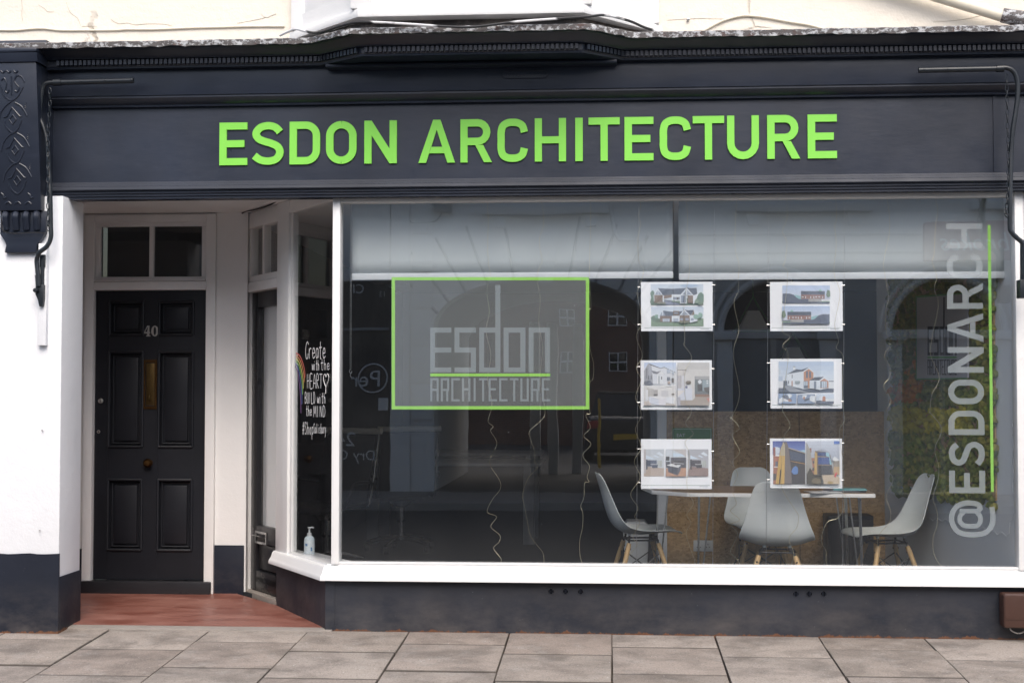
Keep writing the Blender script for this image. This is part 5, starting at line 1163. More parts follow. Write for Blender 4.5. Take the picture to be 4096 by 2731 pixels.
# table with hairpin legs
tx0, tx1 = P(2750, 1980, TFY).x, P(3502, 1985, TFY).x
zt_ = P(3100, 1972, TFY).z
TB = thing('table', ((tx0+tx1)/2, (TFY+TBY)/2, FLZ), 'wooden table with white edge and steel hairpin legs inside the window', 'table')
tl = [(tx0, TFY), (tx1, TFY), (tx1+.02, TBY), (tx0-.28, TBY-.08), (tx0-.22, TFY+.22)]
ob('table_top', MB().prism([(x, y, zt_-.001) for x, y in tl], (0, 0, -.024)), 'white_gloss', TB, bevel=.002)
cxm, cym = (tx0+tx1)/2, (TFY+TBY)/2
ob('top_veneer', MB().prism([(cxm+(x-cxm)*.985, cym+(y-cym)*.97, zt_) for x, y in tl], (0, 0, .0015)), 'table_wood', TB)
for lx, ly, dx in ((tx0+.08, TFY+.08, .07), (tx1-.08, TFY+.08, -.07), (tx0-.17, TBY-.16, .07), (tx1-.08, TBY-.1, -.07)):
    m = MB()
    for ox, oy in ((0, 0), (dx, 0), (0, .07)):
        m.tube([(lx+ox, ly+oy, zt_-.026), (lx-.012*math.copysign(1, dx)+ox*.12, ly+oy*.12, FLZ+.012)], .0052, 8)
    m.tube([(lx-.012*math.copysign(1, dx), ly, FLZ+.012), (lx-.012*math.copysign(1, dx)+dx*.12, ly+.008, FLZ+.006)], .0055, 8)
    ob('hairpin_leg', m, 'steel', TB)
mz = zt_+.0025
for k, (u, v, wd, dp, th, rz, c, lab) in enumerate(((3380, 1962, .23, .17, .010, 8, (.10, .10, .11), 'dark glossy magazine at the bottom of the pile on the table'), (3400, 1955, .21, .15, .008, -6, (.16, .38, .40), 'teal magazine on top of the pile on the table'), (3330, 1965, .2, .15, .006, 14, (.6, .6, .6), 'pale open booklet hanging over the table edge'))):
    nm = 'cover_%d' % k; plain(nm, c, .3, var=.3, vs=25)
    x = P(u, v, TFY+.12).x; m = MB(); a = R(rz)
    y0 = TFY+(.15 if k < 2 else .06); z_ = mz+(.0055 if k == 0 else .0155 if k == 1 else .0035)
    if k == 2: x -= .07
    m.obox((x, y0, z_), (math.cos(a)*wd/2, math.sin(a)*wd/2, 0), (-math.sin(a)*dp/2, math.cos(a)*dp/2, 0), (0, 0, th/2))
    tag(ob('magazine', m, nm, bevel=.0015), lab, 'magazine', 'magazines on the table')

# ------------------------------------------------------------------ chipboard partition and what hangs there
OY = 2.06
x0, x1, a0, a1 = rect(2668, 1645, 3545, 2300, OY)
PT = thing('partition', ((x0+x1)/2, OY, FLZ), 'half-height chipboard partition with white end post behind the table', 'partition')
ob('board', MB().box(x0, x1+.04, OY, OY+.025, FLZ, a1), 'osb', PT)
xm = (x0+x1)/2+.17
ob('board_seam', MB().box(xm-.002, xm+.002, OY-.0015, OY+.001, FLZ, a1-.001), 'ink_dark', PT)
e0, e1 = P(2630, 1800, OY-.03).x, P(2667, 1800, OY-.03).x
ob('end_post', MB().box(e0, e1, OY-.03, OY+.10, FLZ, P(2650, 1320, OY).z), 'shop_wall', PT, bevel=.004)
SK = thing('wall_socket', P(2813, 2164, OY), 'white double wall socket low on the chipboard partition', 'socket')
x0, x1, a0, a1 = rect(2774, 2160, 2853, 2204, OY-.01)
ob('face_plate', MB().box(x0, x1, OY-.011, OY-.0005, a0, a1), 'pale_plastic', SK, bevel=.003)
for k in (0, 1):
    cxk = x0+(x1-x0)*(.27+.46*k); m = MB()
    for dx, dz in ((0, .012), (-.011, -.010), (.011, -.010)): m.box(cxk+dx-.003, cxk+dx+.003, OY-.0118, OY-.0105, (a0+a1)/2+dz-.003, (a0+a1)/2+dz+.003)
    ob('pin_holes', m, 'ink_dark', SK)
    ob('switch', MB().box(cxk-.005+(.03 if k else -.03), cxk+.005+(.03 if k else -.03), OY-.0135, OY-.0108, (a0+a1)/2+.010, (a0+a1)/2+.026), 'pale_plastic', SK, bevel=.001)
ES = thing('eat_sign', P(2770, 1800, OY-.01), 'green notice reading EAT on the chipboard partition', 'sign')
x0, x1, a0, a1 = rect(2690, 1711, 2848, 1815, OY-.006)
ob('panel', MB().box(x0, x1, OY-.008, OY-.001, a0, a1), 'eat_green', ES)
for q in ((x0+.006, x1-.006, a1-.010, a1-.007), (x0+.006, x0+.009, a0+.006, a1-.0101), (x1-.009, x1-.006, a0+.006, a1-.0101)):
    ob('border_line', MB().box(q[0], q[1], OY-.0092, OY-.0079, q[2], q[3]), 'pale_plastic', ES)
def text_mesh(s, size, ext=.002):
    cu = bpy.data.curves.new('t', 'FONT'); cu.body = s; cu.size = size; cu.extrude = ext; cu.align_x = 'LEFT'
    o = bpy.data.objects.new('t', cu); COL.objects.link(o)
    bpy.context.view_layer.update()
    me = bpy.data.meshes.new_from_object(o.evaluated_get(bpy.context.evaluated_depsgraph_get()))
    bpy.data.objects.remove(o); bpy.data.curves.remove(cu); return me
def text_ob(name, s, size, loc, rot, mat, parent=None, shear=None, ext=.002):
    me = text_mesh(s, size, ext); me.name = name
    o = bpy.data.objects.new(name, me); COL.objects.link(o); me.materials.clear(); me.materials.append(M[mat])
    o.rotation_euler = rot; o.location = Vector(loc)-(WPOS[parent] if parent else Vector()); o.parent = parent; WPOS[o] = Vector(loc)
    return o
p = P(2706, 1747, OY-.01)
text_ob('lettering', 'EAT', .036, (p.x, OY-.0098, p.z), (R(90), 0, 0), 'pale_plastic', ES, ext=.0008)

# ------------------------------------------------------------------ moss wall with logo board
ml0, ml1 = 3578, 3982
def wsz(u, v): 
    q = WP(u, v); return (q-Vector((WF.x, WF.y, 0))).dot(WDIR), q.z
sA = wsz(3985, 1600)[0]; sB = wsz(3578, 1600)[0]
zA = wsz(3978, 2012)[1]; zB = wsz(3585, 1962)[1]; zT = wsz(3800, 1040)[1]
MO = thing('moss_panel', WP(3780, 2000), 'green and rust coloured preserved moss panel on the side wall', 'moss panel')
m = MB(); rn = random.Random(3)
bp_ = []
N = 2600
for k in range(N):
    s = rn.uniform(sA-.02, sB+.02); f = (s-sA)/(sB-sA)
    zb_ = zA+(zB-zA)*f; z_ = rn.uniform(zb_-.02, zT)
    r = rn.uniform(.013, .032)
    n1 = math.sin(s*7.1+z_*3.3)+math.sin(z_*6.3-s*4.7+1.2)+rn.uniform(-.6, .6)
    fz = (z_-zb_)/(zT-zb_)
    if f > .38 and .40 < fz < .62 and n1 > -.3: c = rn.choice([(.50, .20, .03), (.42, .18, .03), (.52, .27, .05)])
    elif .27 < fz < .38 and f > .2: c = rn.choice([(.46, .40, .03), (.40, .37, .05), (.5, .44, .05)])
    elif n1 > .5: c = rn.choice([(.24, .27, .05), (.32, .31, .06), (.20, .25, .04)])
    else: c = rn.choice([(.17, .20, .04), (.22, .24, .05), (.28, .26, .06), (.14, .17, .03)])
    ctr = Vector((WF.x, WF.y, 0))+WDIR*s+WN*rn.uniform(.012, .03)+Vector((0, 0, z_))
    vs = []; 
    A = [(0, 0, 1), (.894, 0, .447), (.276, .851, .447), (-.724, .526, .447), (-.724, -.526, .447), (.276, -.851, .447), (.724, .526, -.447), (-.276, .851, -.447), (-.894, 0, -.447), (-.276, -.851, -.447), (.724, -.526, -.447), (0, 0, -1)]
    rot = rn.uniform(0, 6.28)
    for a in A:
        x, y = a[0]*math.cos(rot)-a[1]*math.sin(rot), a[0]*math.sin(rot)+a[1]*math.cos(rot)
        vs.append(ctr+Vector((x, y, a[2]))*r*rn.uniform(.75, 1.25))
    m.add(vs, [(0,1,2),(0,2,3),(0,3,4),(0,4,5),(0,5,1),(1,6,2),(2,7,3),(3,8,4),(4,9,5),(5,10,1),(6,7,2),(7,8,3),(8,9,4),(9,10,5),(10,6,1),(11,7,6),(11,8,7),(11,9,8),(11,10,9),(11,6,10)], c)
m.c = [tuple(min(1, q*1.35) for q in k) for k in m.c]
mo = ob('moss', m, 'moss', MO, recalc=False, smooth=False); mo['kind'] = 'stuff'
ob('backing', wbox(MB(), sA, sB, max(zA, zB)+.02, zT, .002, .012), 'osb', MO)
zl_ = ZR(3550, 1150, 3.1356)
LB = thing('logo_board', WP(3768, 1510, .06), 'grey board with dark esdon ARCHITECTURE logo mounted on the moss panel', 'sign')
OFF = .062
m = MB(); m.prism([WP(*zl_(*q), OFF) for q in ((365, 1140), (1000, 1130), (1000, 62), (365, 112))], -WN*.012)
ob('board', m, 'sign_grey', LB)
for q in (((365, 128), (1000, 78), (1000, 62), (365, 108)), ((365, 1140), (1000, 1130), (1000, 1146), (365, 1158)), ((358, 112), (366, 112), (366, 1140), (358, 1140))):
    ob('green_edge', MB().prism([WP(*zl_(*a), OFF+.001) for a in q], WN*.002), 'eat_green', LB)
def lm(x, y):                                      # logo plan -> the board in perspective
    return zl_(505+(x-660)*(868-505)/753, (120+(y-612)*(490-120)/266) if y < 878 else (488+(y-878)*(850-488)/280 if y < 1160 else 862+(y-1166)*(1095-862)/174))
for L in big+small:
    m = MB()
    for (x0, y0, x1, y1) in L: m.prism([WP(*lm(*q), OFF+.0005) for q in ((x0, y1), (x1, y1), (x1, y0), (x0, y0))], WN*.0015)
    ob('logo_letter', m, 'ink_dark', LB)
x0, y0, x1, y1 = barr
ob('logo_bar', MB().prism([WP(*lm(*q), OFF+.0005) for q in ((x0, y1), (x1, y1), (x1, y0), (x0, y0))], WN*.0015), 'eat_green', LB)
zz_ = [(700,694),(740,690),(770,700),(800,688),(830,706),(852,690),(880,716),(905,694),(940,720),(965,702),(1000,738),(1030,712),(1065,748),(1095,730),(1125,766),(1150,742),(1180,776),(1210,756),(1245,790),(1270,770),(1305,806),(1330,786),(1365,816),(1382,795),(1384,720),(1402,704),(1420,640),(1418,545),(1404,520),(1400,455),(1420,425),(1398,345),(1402,260),(1420,240),(1398,150),(1420,130),(1400,70),(1420,20)]
tag(ob('zigzag_edging', MB().tube([WP(*q4(*q), .006) for q in zz_], .0022, 5), 'shop_wall'), 'pale zigzag paper edging on the side wall below the moss panel', 'wall trim')

# ------------------------------------------------------------------ pendant lamps, cupboard, bin
for k, (u, va, vb, Y, hw) in enumerate(((3012, 1186, 1323, 3.0, .145), (3172, 1331, 1470, 3.2, .15))):
    a, b = P(u, va, Y), P(u, vb, Y); lab = ('higher, left' if k == 0 else 'lower, right')+'-hand green wire pyramid pendant lamp with pale shade'
    PL = thing('pendant_lamp', a, lab, 'lamp', 'green wire pendant lamps')
    cs = [Vector((b.x+sx*hw, Y+sy*hw, b.z)) for sx, sy in ((-1,-1),(1,-1),(1,1),(-1,1))]
    m = MB()
    for i in range(4):
        m.tube([a, cs[i]], .004, 6); m.tube([cs[i], cs[(i+1) % 4]], .004, 6)
    ob('wire_cage', m, 'green_wire', PL)
    sh = MB(); tp = a+(b-a)*.42
    t_ = [Vector((b.x+sx*.045, Y+sy*.045, tp.z)) for sx, sy in ((-1,-1),(1,-1),(1,1),(-1,1))]; b_ = [Vector((b.x+sx*.115, Y+sy*.115, b.z+.004)) for sx, sy in ((-1,-1),(1,-1),(1,1),(-1,1))]
    sh.add(t_+b_, [(0,1,2,3)]+[(i, (i+1) % 4, 4+(i+1) % 4, 4+i) for i in range(4)])
    ob('lamp_shade', sh, 'shop_wall', PL)
    ob('cord', MB().tube([a, (a.x, Y, zc)], .004, 6), 'green_wire', PL)
x0, x1, a0, a1 = rect(3300, 2055, 3480, 2330, 1.95)
CBD = thing('low_cabinet', ((x0+x1)/2, 1.95, FLZ), 'black low cabinet under the right end of the table', 'cabinet')
ob('carcass', MB().box(x0, x1, 1.80, 2.04, FLZ, a1), 'black_plastic', CBD, bevel=.006)
for k in (0, 1): ob('cabinet_door', MB().box(x0+.012+(x1-x0)/2*k, x0+(x1-x0)/2*(k+1)-.006, 1.785, 1.799, FLZ+.04, a1-.03), 'black_plastic', CBD, bevel=.004)
x0, x1, a0, a1 = rect(2492, 2085, 2598, 2300, 2.3)
BN = thing('waste_bin', ((x0+x1)/2, 2.4, FLZ), 'pale grey lidded waste bin behind the left chair', 'bin')
ob('bucket', MB().prism([(x0+.02, 2.32, FLZ), (x1-.02, 2.32, FLZ), (x1, 2.3, a1-.05), (x0, 2.3, a1-.05)], (0, .22, 0)), 'pale_plastic', BN, bevel=.012)
ob('lid', MB().prism([(x0-.005, 2.29, a1-.049), (x1+.005, 2.29, a1-.049), (x1-.03, 2.30, a1), (x0+.03, 2.30, a1)], (0, .23, 0)), 'pale_plastic', BN, bevel=.01)
# hand sanitiser on the window board
OFB = -.075
p = SP(1237, 2233, OFB); zb_ = zt-.0035
HB = thing('soap_bottle', (p.x, p.y, zb_), 'white pump bottle of hand sanitiser inside the side window', 'bottle')
k_ = (P(1237, 2107, p.y).z-zb_)/.19
ob('body', MB().lathe([(.030, 0), (.033, .003), (.033, .10*k_), (.030, .115*k_), (.018, .127*k_), (.014, .128*k_)], (p.x, p.y, zb_), 'Z', 20), 'bottle_plastic', HB)
ob('label', MB().lathe([(.0336, .012), (.0336, .098*k_)], (p.x, p.y, zb_), 'Z', 20), 'bottle_label', HB)
ob('label_mark', MB().obox((p.x-.012, p.y-.0325, zb_+.07*k_), (.007, 0, 0), (0, .0008, 0), (0, 0, .008)).obox((p.x+.020, p.y-.029, zb_+.04*k_), (.005, 0, 0), (0, .0008, 0), (0, 0, .012)), 'label_ink', HB)
ob('pump', MB().lathe([(.015, .127*k_), (.015, .148*k_), (.006, .15*k_), (.006, .18*k_), (.012, .183*k_), (.012, .19*k_)], (p.x, p.y, zb_), 'Z', 16).tube(catmull([(p.x, p.y, zb_+.187*k_), (p.x+.02, p.y, zb_+.188*k_), (p.x+.026, p.y, zb_+.182*k_)]), .0038, 8), 'pale_plastic', HB)

# ------------------------------------------------------------------ office at the back
def desk(x0, x1, y, dp, lab):
    D = thing('desk', ((x0+x1)/2, y+dp/2, FLZ), lab, 'desk', 'office desks')
    zd = FLZ+.73
    ob('desk_top', MB().box(x0, x1, y, y+dp, zd-.028, zd), 'pale_plastic', D, bevel=.003)
    ob('modesty_panel', MB().box(x0+.1, x1-.1, y+dp*.6, y+dp*.6+.02, zd-.40, zd-.03), 'dark_room', D)
    for x in (x0+.06, x1-.16):
        ob('leg', MB().box(x, x+.10, y+.03, y+.09, FLZ, zd-.029), 'grey_laminate', D, bevel=.004)
        ob('leg', MB().box(x, x+.10, y+dp-.12, y+dp-.06, FLZ, zd-.029), 'grey_laminate', D, bevel=.004)
    return zd
zd = desk(P(1440, 1890, 4.3).x, P(2163, 1885, 4.3).x, 4.3, .8, 'white topped office desk with grey legs, the nearer of two')
desk(P(1442, 1845, 6.4).x, P(2163, 1830, 6.4).x, 6.4, .8, 'white topped office desk against the dark back of the room')
def office_chair(lab, loc, rz):
    C = thing('office_chair', (0, 0, 0), lab, 'office chair', 'black office chairs')
    rows = [[(x, y, .47+.02*(x/.24)**2+(-.03 if y > .2 else 0)) for x in (-.24, -.14, 0, .14, .24)] for y in (.24, .2, .05, -.1, -.2)]
    rows += [[(x, -.23-.03*i+.02*(x/.24)**2, .50+.13*i) for x in (-.24, -.14, 0, .14, .24)] for i in range(5)]
    s = ob('seat', MB().grid(rows), 'black_fabric', C, angle=80); md = s.modifiers.new('t', 'SOLIDIFY'); md.thickness = .025
    for sx in (-1, 1): ob('side_rail', MB().tube(catmull([(sx*.25, .25, .44), (sx*.25, .1, .475), (sx*.25, -.16, .475), (sx*.25, -.235, .53), (sx*.25, -.30, .78), (sx*.25, -.355, 1.05)]), .011, 8), 'chrome', C)
    for sx in (-1, 1): ob('armrest', MB().tube(catmull([(sx*.25, .12, .47), (sx*.31, .12, .58), (sx*.31, .05, .67), (sx*.31, -.15, .67), (sx*.26, -.27, .64)]), .012, 8), 'black_plastic', C)
    ob('top_bar', MB().tube([(-.27, -.355, 1.06), (.27, -.355, 1.06)], .024, 12), 'cream_leather', C)
    ob('column', MB().lathe([(.05, .10), (.03, .12), (.028, .25), (.045, .27), (.045, .38), (.10, .42), (.12, .44)], (0, 0, 0), 'Z', 14), 'chrome', C)
    for k in range(5):
        a = 2*math.pi*k/5+.3; d = Vector((math.cos(a), math.sin(a), 0))
        arm = ob('base_arm', MB().tube([d*.03+Vector((0, 0, .12)), d*.18+Vector((0, 0, .105)), d*.30+Vector((0, 0, .075))], [.024, .02, .014], 8), 'chrome', C)
        ob('caster', MB().lathe([(.008, -.022), (.03, -.018), (.03, .018), (.008, .022)], tuple(d*.30+Vector((0, 0, .03))), 'X', 12), 'black_plastic', arm)
    put(C, loc, rz)
office_chair('black office chair with pale top bar just behind the left end of the window', (P(1300, 1900, 2.4).x, 2.45, FLZ), R(155))
office_chair('black office chair on castors in front of the desk', (P(1600, 2100, 3.7).x, 3.75, FLZ), R(20))
DB = thing('ceiling_light', P(1500, 1255, 6.0), 'tan flat ceiling light fitting at the back of the office', 'ceiling light')
q = P(1500, 1255, 6.0)
ob('diffuser', MB().box(q.x-.17, q.x+.17, 6.0, 7.1, zc-.05, zc-.001), 'cream_leather', DB, bevel=.01)

# ------------------------------------------------------------------ across the street (seen mirrored in the glass)
MY = 13.09                                          # mirrored depth of the opposite fronts
OYR = 2*(GY+.003)-MY                                # their real position
def Q(u, v, Yv=MY):
    p = P(u, v, Yv); return Vector((p.x, 2*(GY+.003)-Yv, p.z))
def qx(u, Yv=MY): return Q(u, 1500, Yv).x
def qz(v, Yv=MY, u=2600): return Q(u, v, Yv).z
G0 = -.1
def bx(x0, x1, y0, y1, z0, z1): return MB().box(min(x0,x1), max(x0,x1), y0, y1, z0, z1)
HB_ = 6.6
# dark shop to the left in the reflection
A = thing('opposite_shop', (qx(1200), OYR-2, G0), 'dark painted shop across the street with pale window lettering', 'building')
ob('wall', bx(-14, qx(1560), OYR-4, OYR, G0, qz(1120)), 'shop_dark', A)
ob('upper_wall', bx(-14, qx(1560), OYR-4, OYR+.02, qz(1119), HB_), 'plaster_light', A)
ob('pilaster', bx(qx(1566), qx(1640), OYR-4, OYR+.05, G0, HB_), 'plaster_light', A)
ob('window_frame', bx(qx(1330), qx(1340), OYR-.02, OYR+.03, G0+.4, qz(1220)), 'opp_white', A)
ob('shelf', bx(qx(1000), qx(1555), OYR-.02, OYR+.05, qz(1316), qz(1306)), 'grey_laminate', A)
ob('notice', bx(qx(1515), qx(1555), OYR-.02, OYR+.015, qz(1640), qz(1590)), 'opp_white', A)
rot = (R(90), 0, R(180))
for s, u, v, px_, lab in (('13', 1546, 1187, 22, ''), ('Per', 1528, 1545, 66, ''), ('24', 1424, 1783, 60, ''), ('Dry C', 1506, 1842, 44, ''), ('CI', 1458, 1174, 38, '')):
    p = Q(u, v); text_ob('lettering', s, px_*(MY+8.3)/F*1.38, (p.x, OYR+.035, p.z), rot, 'opp_white', A)
ob('ring', MB().tube([Q(1494+57*math.cos(a), 1512+57*math.sin(a))+Vector((0, .03, 0)) for a in [2*math.pi*k/28 for k in range(29)]], .012, 6), 'opp_white', A)
# grey stuccoed house with a carriage arch
Bd = thing('arch_house', (qx(2150), OYR-2, G0), 'grey stuccoed house with a carriage arch across the street', 'building')
al, ar = qx(1735), qx(2600); ac = (al+ar)/2; aw = (ar-al)/2; zsp, zcr = qz(1300), qz(1105)
arcp = [(ac-aw*math.cos(math.pi*k/24), zsp+(zcr-zsp)*math.sin(math.pi*k/24)) for k in range(25)]
xl, xr = qx(1641), qx(2690)
outl = [(xl, G0), (al, G0)]+arcp+[(ar, G0), (xr, G0), (xr, HB_), (xl, HB_)]
ob('wall', MB().prism([(x, OYR, z_) for x, z_ in outl], (0, -.5, 0)), 'plaster_light', Bd)
ob('arch_soffit', MB().grid([[(x, OYR-.5, z_), (x, OYR-5.2, z_-.05)] for x, z_ in [(al, G0)]+arcp+[(ar, G0)]]), 'plaster_grey', Bd)
for k in range(6):
    v = 790+k*150; ob('quoin', bx(qx(1650), qx(1728), OYR-.01, OYR+.03, qz(v+140), qz(v)), 'plaster_light', Bd, bevel=.012)
for k in range(1, 12):
    a = math.pi*k/12
    if k == 6: continue
    q = Vector((ac-aw*math.cos(a), 0, zsp+(zcr-zsp)*math.sin(a))); d = Vector((-math.cos(a)*.9, 0, .8+math.sin(a)*.5)).normalized()
    ob('voussoir_joint', MB().tube([Vector((q.x, OYR+.002, q.z)), Vector((q.x+d.x*.95, OYR+.002, q.z+d.z*.95))], .022, 4), 'grey_laminate', Bd)
ob('keystone', MB().prism([(qx(2155), OYR-.01, zcr-.1), (qx(2213), OYR-.01, zcr-.1), (qx(2232), OYR-.01, qz(915)), (qx(2138), OYR-.01, qz(915))], (0, .09, 0)), 'plaster_light', Bd, bevel=.015)
def sill(root, u0, u1, v, w=1.0):
    s_ = ob('window_sill', bx(qx(u0), qx(u1), OYR-.01, OYR+.22, qz(v+34), qz(v)), 'plaster_light', root, bevel=.02)
    for u in (u0+70, u1-70):
        ob('corbel', MB().prism([(qx(u-32), OYR-.005, qz(v+35)), (qx(u+32), OYR-.005, qz(v+35)), (qx(u+20), OYR-.005, qz(v+85)), (qx(u-20), OYR-.005, qz(v+85))], (0, .14, 0)), 'plaster_light', s_, bevel=.01)
    wn = ob('window', bx(qx(u0+50), qx(u1-50), OYR-.005, OYR+.06, qz(v-2), qz(v-430)), 'opp_white', root, bevel=.01)
    ob('pane', bx(qx(u0+75), qx(u1-75), OYR+.061, OYR+.066, qz(v-30), qz(v-405)), 'car_glass', wn)
sill(Bd, 1928, 2438, 825)
ob('alarm_box', bx(qx(1738), qx(1806), OYR-.005, OYR+.10, qz(845), qz(802)), 'grey_laminate', Bd, bevel=.012)
ob('cable', MB().tube(catmull([Q(1640, 880)+Vector((0, .02, 0)), Q(1660, 890)+Vector((0, .02, 0)), Q(1740, 885)+Vector((0, .02, 0)), Q(1770, 850)+Vector((0, .02, 0))]), .012, 6), 'cable_black', Bd)
ob('drainpipe', MB().tube([Q(2440, 800)+Vector((0, .07, 0)), Q(2455, 930)+Vector((0, .07, 0)), Q(2475, 960)+Vector((0, .07, 0)), Q(2570, 962)+Vector((0, .07, 0)), Q(2590, 1100)+Vector((0, .07, 0))], .03, 8), 'plaster_light', Bd)
ob('passage_wall', bx(al-.02, al-.3, OYR-5.2, OYR-.5, G0, zsp+.3), 'plaster_light', Bd)
for u in (2120, 2190, 2290):
    ob('pier', bx(qx(u, 17.8), qx(u+40, 17.8), OYR-4.9, OYR-4.6, G0, qz(1290, 17.8)), 'plaster_light', Bd, bevel=.02)
# grey house with arched openings and a betting-shop sign
Cd = thing('arcade_house', (qx(3300), OYR-2, G0), 'grey house with tall arched openings and maroon sign across the street', 'building')
xl, xr = qx(2695), 15.0
arches = [(3106, 205), (3790, 215), (4480, 215)]
ob('upper_wall', bx(xl, xr, OYR-.5, OYR, qz(1060), HB_), 'plaster_light', Cd)
prev = xl; zs_p = qz(1330)
for (uc, hw) in arches:
    x0, x1 = qx(uc-hw), qx(uc+hw); xc, r_ = (x0+x1)/2, (x1-x0)/2
    pts = [(xc-r_*math.cos(math.pi*k/20), zs_p+min(r_, qz(1075)-zs_p)*math.sin(math.pi*k/20)) for k in range(21)]
    xn = qx(uc+hw+239) if uc < 4400 else xr
    nxt = (x1+qx(uc+684-hw))/2 if uc < 4400 else xr
    ob('arch_wall', MB().prism([(p[0], OYR-.001, p[1]) for p in [(prev, G0), (x0, G0)]+pts+[(x1, G0), (nxt, G0), (nxt, qz(1059)), (prev, qz(1059))]], (0, -.45, 0)), 'plaster_grey', Cd)
    prev = nxt
    for dr, th in ((.06, .05), (.19, .035)):
        ob('arch_moulding', MB().tube([(xc+(p[0]-xc)*(1+dr/r_), OYR+.01, zs_p+(p[1]-zs_p)*(1+dr/r_)) for p in pts], th, 8), 'plaster_light', Cd)
    for xx in (x0, x1):
        ob('capital', MB().box(xx-.17, xx+.17, OYR-.01, OYR+.16, zs_p-.12, zs_p+.02), 'plaster_light', Cd, bevel=.03)
        ob('pilaster', MB().box(xx-.12, xx+.12, OYR-.01, OYR+.08, G0, zs_p-.125), 'plaster_light', Cd, bevel=.015)
    dr_ = ob('shop_door', MB().box(x0+.01, x1-.01, OYR-.44, OYR-.40, G0, zs_p), 'grey_laminate', Cd)
    ob('door_post', MB().box(xc-.04, xc+.04, OYR-.399, OYR-.37, G0, zs_p-.08), 'plaster_grey', dr_)
    ob('transom', MB().box(x0+.01, x1-.01, OYR-.399, OYR-.34, zs_p-.08, zs_p+.06), 'plaster_light', dr_, bevel=.01)
    ob('fanlight_pane', MB().box(x0, x1, OYR-.446, OYR-.441, zs_p+.061, zs_p+r_), 'shop_dark', dr_)
for v in (945, 1018): ob('string_course', bx(qx(2700), qx(4700), OYR-.005, OYR+.03, qz(v+5), qz(v-3)), 'plaster_grey', Cd)
sill(Cd, 2945, 3490, 822); sill(Cd, 3885, 4430, 822)
SGN = thing('shop_sign', Q(3900, 1055), 'maroon sign board with slanted grey lettering across the street', 'sign')
ob('board', bx(qx(3694), qx(4320), OYR+.005, OYR+.14, qz(1055), qz(903)), 'sign_maroon', SGN, bevel=.01)
p = Q(4172, 1004)
o = text_ob('lettering', 'Ladbrokes', .385, (p.x, OYR+.145, p.z), rot, 'opp_white', SGN)
for v_ in o.data.vertices: v_.co.x += v_.co.y*.25
wtxt = max(v_.co.x for v_ in o.data.vertices); tgt = abs(qx(3757)-p.x); k_ = tgt/wtxt
for v_ in o.data.vertices: v_.co.x *= k_
# yard behind the arch: brick house, car, post
struct(ob('yard', bx(-14, 3, OYR-26, OYR-.0, -.3, -.101), 'asphalt'))
BHY = 33.0
BH = thing('brick_house', (qx(2430, BHY), 2*GY-BHY-3, G0), 'red brick house with white windows behind the carriage arch', 'building')
yb_ = 2*(GY+.003)-BHY
ob('wall', bx(-14, 2, yb_-6, yb_, G0, 6.4), 'far_brick', BH)
ob('roof', MB().prism([(-14.3, yb_+.3, 6.4), (-14.3, yb_-3, 9), (-14.3, yb_-6.3, 6.4)], (16.6, 0, 0)), 'roof_tile', BH)
for (u0, v0, u1, v1) in ((2434, 1238, 2508, 1302), (2436, 1404, 2510, 1489), (2240, 1404, 2300, 1489), (2240, 1238, 2300, 1302)):
    x0, x1, z0, z1 = qx(u0, BHY), qx(u1, BHY), qz(v1, BHY), qz(v0, BHY)
    wn = ob('window', bx(x0, x1, yb_-.02, yb_+.06, z0, z1), 'opp_white', BH)
    for i in (0, 1):
        for j in (0, 1): ob('pane', bx(x0+.03+(x1-x0)/2*i, x0+(x1-x0)/2*(i+1)-.02, yb_+.061, yb_+.065, z0+.03+(z1-z0)/2*j, z0+(z1-z0)/2*(j+1)-.02), 'car_glass', wn)
CYV = 22.0; c0 = Q(2500, 1775, CYV)
CR = thing('parked_car', (c0.x, c0.y, -.1), 'dark hatchback parked in the yard behind the carriage arch', 'car')
def carsec(y, hw, z0, z1): return [(c0.x-hw, y, z0), (c0.x-hw, y, z1*.8), (c0.x-hw*.93, y, z1), (c0.x+hw*.93, y, z1), (c0.x+hw, y, z1*.8), (c0.x+hw, y, z0)]
yc = c0.y
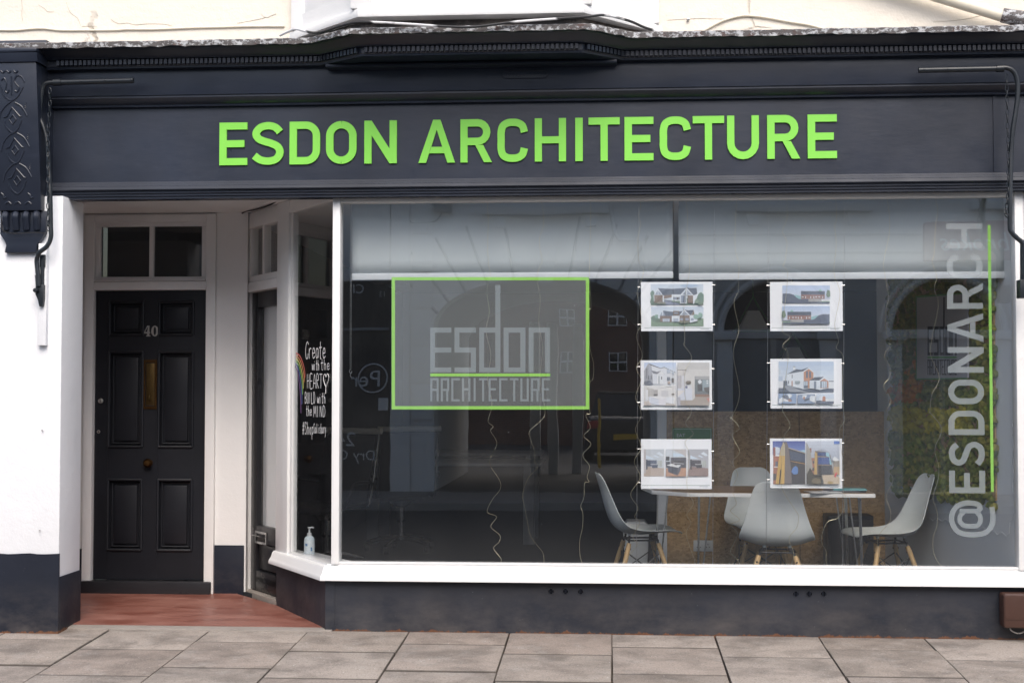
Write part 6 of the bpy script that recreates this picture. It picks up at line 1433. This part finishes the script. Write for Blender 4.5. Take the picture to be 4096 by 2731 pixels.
def loft(secs):
    m = MB(); k = len(secs[0]); vs = [q for s in secs for q in s]
    fs = [(i*k+j, i*k+(j+1) % k, (i+1)*k+(j+1) % k, (i+1)*k+j) for i in range(len(secs)-1) for j in range(k)]
    return m.add(vs, fs+[tuple(range(k)), tuple(range(len(vs)-1, len(vs)-k-1, -1))])
ob('body', loft([carsec(yc+.02, .80, .18, .82), carsec(yc-.15, .86, .12, .92), carsec(yc-2.6, .87, .12, .90), carsec(yc-3.7, .85, .14, .78), carsec(yc-4.0, .76, .2, .62)]), 'car_paint', CR, bevel=.04)
def cab(y, hw, z0, z1, hw2): return [(c0.x-hw, y, z0), (c0.x-hw2, y, z1), (c0.x+hw2, y, z1), (c0.x+hw, y, z0)]
ob('cabin', loft([cab(yc-.12, .78, .9, .92, .76), cab(yc-.45, .78, .9, 1.36, .62), cab(yc-1.7, .78, .9, 1.40, .64), cab(yc-2.7, .78, .88, .92, .74)]), 'car_glass', CR)
ob('roof', MB().box(c0.x-.60, c0.x+.60, yc-1.85, yc-.48, 1.37, 1.42), 'car_paint', CR, bevel=.02)
for sx in (-1, 1):
    for yy in (-.75, -3.2):
        wh = ob('wheel', MB().lathe([(.14, -.09), (.30, -.09), (.31, 0), (.30, .09), (.14, .09)], (c0.x+sx*.78, yc+yy, .21), 'X', 18), 'tyre', CR)
        ob('rim', MB().lathe([(.02, -.092), (.19, -.094), (.19, .094), (.02, .092)], (c0.x+sx*.78, yc+yy, .21), 'X', 14), 'steel', wh)
    ob('tail_light', MB().box(c0.x+sx*.70-.12, c0.x+sx*.70+.12, yc-.06, yc+.06, .66, .80), 'tail_red', CR, bevel=.02)
ob('number_plate', MB().box(c0.x-.26, c0.x+.26, yc+.03, yc+.06, .42, .53), 'plate_yellow', CR)
p = Q(2397, 1790, 20)
tag(ob('yellow_post', MB().lathe([(.03, -.1), (.03, 1.25), (.02, 1.3)], (p.x, p.y, 0), 'Z', 12), 'post_yellow'), 'slim yellow post in the yard behind the arch', 'post')
